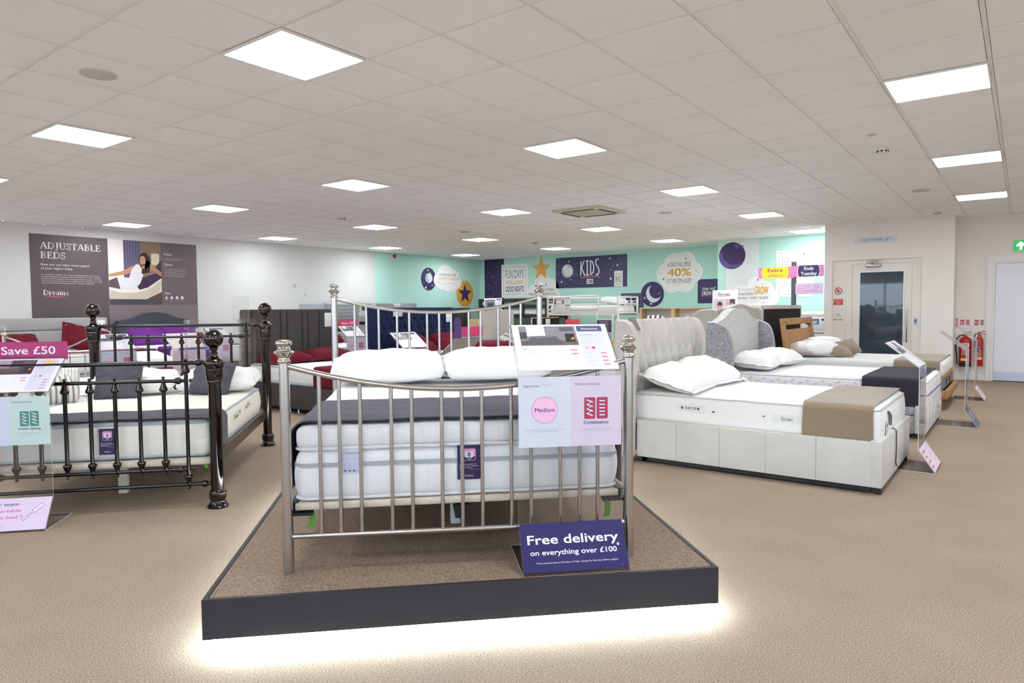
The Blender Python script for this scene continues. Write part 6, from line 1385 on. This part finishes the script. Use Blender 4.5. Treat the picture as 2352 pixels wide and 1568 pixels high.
# ------------------------------------------------------------------ stands around the left and middle rows
PS = panel_std('Medium', '', 'Combination', '', two=True)
GST = 'acrylic price stands at the feet of the beds'
stand('clear acrylic stand with Medium and Combination cards in front of the light grey bed', (-9.35, 3.98, 0), PI / 2, top_generic(), PS, ('#dcdcec', blk('#b9b7cc')))
stand('empty clear acrylic stand with blank pinkish card beside the low divan', (-8.75, 4.60, 0), PI / 2, lambda P, w, h: P.rect(0, 0, w, h, '#c4b3ac', 1), lambda P, w, h: P.rect(0, 0, w, h, '#cdb9c4', 1), None)
stand('clear acrylic stand with pale cards at the foot of the charcoal arched bed', (-11.18, 6.42, 0), PI / 2, top_generic(), PS, None)
stand('clear acrylic stand with white ticket at the foot of the channelled bed', (-6.16, 6.17, 0), PI / 2, top_generic(('#8d8782', '#e6e4e2', '#a79a94', '#6b5d55', '#b88a6a')), PS, None)
stand('clear acrylic stand with pink Save \u00a350 header in front of the grey cabin bed', (-9.72, 8.22, 0), PI / 2, top_generic(disc='#e6cf5a'), PS, None, ('#d53a6c', hd_save))
t = stand('clear acrylic stand with hot pink header and purple tab, seen from behind', (-4.86, 5.42, 0), -PI / 2, top_generic(), None, None, ('#c5346c', None))
tab = MB().prism([(-.055, 0)] + [(.055 * math.cos(a * PI / 12), .16 + .055 * math.sin(a * PI / 12)) for a in range(12, -1, -1)][::1] + [(.055, 0)], (.19, .24, 1.0), X_, Z_, Y_, .003)
tab.build('header_tab', ink('#46356e'), t, fix=False)
stand('clear acrylic stand with white ticket at the foot of the royal blue bed', (-5.72, 8.30, 0), PI / 2, top_generic(), PS, None)
stand('clear acrylic stand with plain red header at the foot of the oatmeal bed', (-5.86, 9.82, 0), PI / 2, top_generic(disc='#e6cf7a'), PS, None, ('#dd3f58', None))
t = thing('sign_holder', 'tall clear acrylic sign holder standing behind the black nickel headboard', 'sign holder', (-7.75, 4.05, 0), PI / 2 - .25)
for b in ((0, .78, -.003, .003, .62, 1.20), (.0, .006, .003, .14, .62, 1.20), (.62, .626, .003, .16, .62, 1.20), (.56, .76, .14, .146, .62, 1.48)):
    MB().box(*b).build('clear_panel', [ACR], t, fix=False)
for x in (.10, .66): MB().box(x, x + .02, .06, .08, 0, .61).build('leg', ACR, t, fix=False)
MB().box(.0, .78, -.02, .16, 0, .006).build('base', ACR, t, fix=False)
# ------------------------------------------------------------------ offers post and poster easel
t = thing('sign_post', 'dark grey post carrying Extra offers and Ends Tuesday boards in front of the mint bay', 'sign post', (-3.25, 12.60, 0))
MB().rbox(-.036, .036, -.03, .03, 0, 2.08, .004, 1).build('post', mat('post_grey', '#45474b', .5, var=.03), t); MB().box(-.2, .2, -.18, .18, 0, .012).build('base', DARKM, t, fix=False)
def sb(name, u0, u1, v0, v1, c):
    o = MB().box(u0, u1, -.036, -.0305, v0, v1).build(name, ink(c), t, fix=False); return o, Print((0, -.0361, 0), X_, Z_, -Y_, .0006)
o, P = sb('offer_board', -.60, .0, 1.80, 2.00, '#d97fb2')
P.poly([(-.525, 1.80)] + [(-.525 + .04 * 0 - .025 * math.sin(PI * i / 10), 1.80 + .02 * i) for i in range(11)] + [(-.10 + .022 * math.sin(PI * i / 10), 2.0 - .02 * i) for i in range(11)], '#e6ce2c', 1)
P.text('Extra', -.31, 1.915, .06, '#94285e', .255, 'c', .03); P.text('offers', -.31, 1.822, .058, '#9a4a78', .255, 'c', -.005); P.build('print', o)
o, P = sb('date_board', .0, .50, 1.815, 2.01, '#d97fb2')
P.poly([(.085, 1.815)] + [(.085 - .02 * math.sin(PI * i / 10), 1.815 + .0195 * i) for i in range(11)] + [(.415 + .025 * math.sin(PI * i / 10), 2.01 - .0195 * i) for i in range(11)], '#e9dcea', 1)
P.poly([(.095, 1.815)] + [(.095 - .02 * math.sin(PI * i / 10), 1.815 + .0195 * i) for i in range(11)] + [(.405 + .025 * math.sin(PI * i / 10), 2.01 - .0195 * i) for i in range(11)], '#33265c', 2)
P.text('Ends', .255, 1.928, .056, '#f0eef4', .15, 'c', .03, 3); P.text('Tuesday', .255, 1.84, .056, '#f0eef4', .26, 'c', .03, 3); P.build('print', o)
o, P = sb('credit_board', .036, .49, 1.515, 1.70, '#d8bcdc')
for k, (s, x) in enumerate((('Up to 3 years', .22), ('interest', .135), ('free credit available.', .36))): P.text(s, .062, 1.64 - k * .042, .026, '#d0508e', x, bold=.015)
P.ring(.385, 1.645, .036, .041, '#9a5596', 2); P.text('0%', .385, 1.634, .022, '#c07ab4', .04, 'c'); P.build('print', o)
t = thing('poster_easel', 'white framed Dreams poster with smiling man, standing behind the beige arched headboard', 'poster stand', (-4.28, 12.05, 0))
MB().rbox(-.225, .225, -.02, .02, .95, 1.60, .006, 1).build('frame', ink('#e9e8e8'), t); MB().tube([(0, .03, 0), (0, .03, 1.5)], .02, 10).build('pole', PLASTG, t); MB().box(-.2, .2, -.15, .2, 0, .012).build('base', PLASTG, t, fix=False)
P = Print((0, -.0205, 0), X_, Z_, -Y_, .0006); serif(P, 'Dreams', -.115, 1.505, .05, '#3a3540', .23, 2, .2, .08); P.line([(-.1, 1.49), (.12, 1.494)], .006, '#d2527a', 2)
P.rect(-.19, .98, .19, 1.44, '#d8ccd8', 1); P.rect(.03, .98, .19, 1.44, '#4b4347', 2); P.poly([(.03, 1.44), (.1, 1.44), (.07, 1.1), (.03, 1.1)], '#d7a9b8', 3); P.ell(.13, 1.33, .035, .05, '#a7877a', 3, 20)
P.poly([(-.17, .98), (-.16, 1.18), (-.1, 1.24), (-.02, 1.2), (.01, .98)], '#5a5a78', 3); P.ell(-.085, 1.31, .048, .07, '#c79a82', 4, 24); P.poly(ell_pts(-.085, 1.33, .05, .068, 24)[0:13], '#4a3830', 5); P.poly(ell_pts(-.085, 1.29, .042, .055, 24)[13:24], '#7a5a4a', 5); P.line([(-.1, 1.275), (-.07, 1.275)], .008, '#f0e6e2', 6)
for u in (-.1, -.07): P.ell(u, 1.325, .005, .004, '#2a2220', 6, 8)
P.build('print', t)
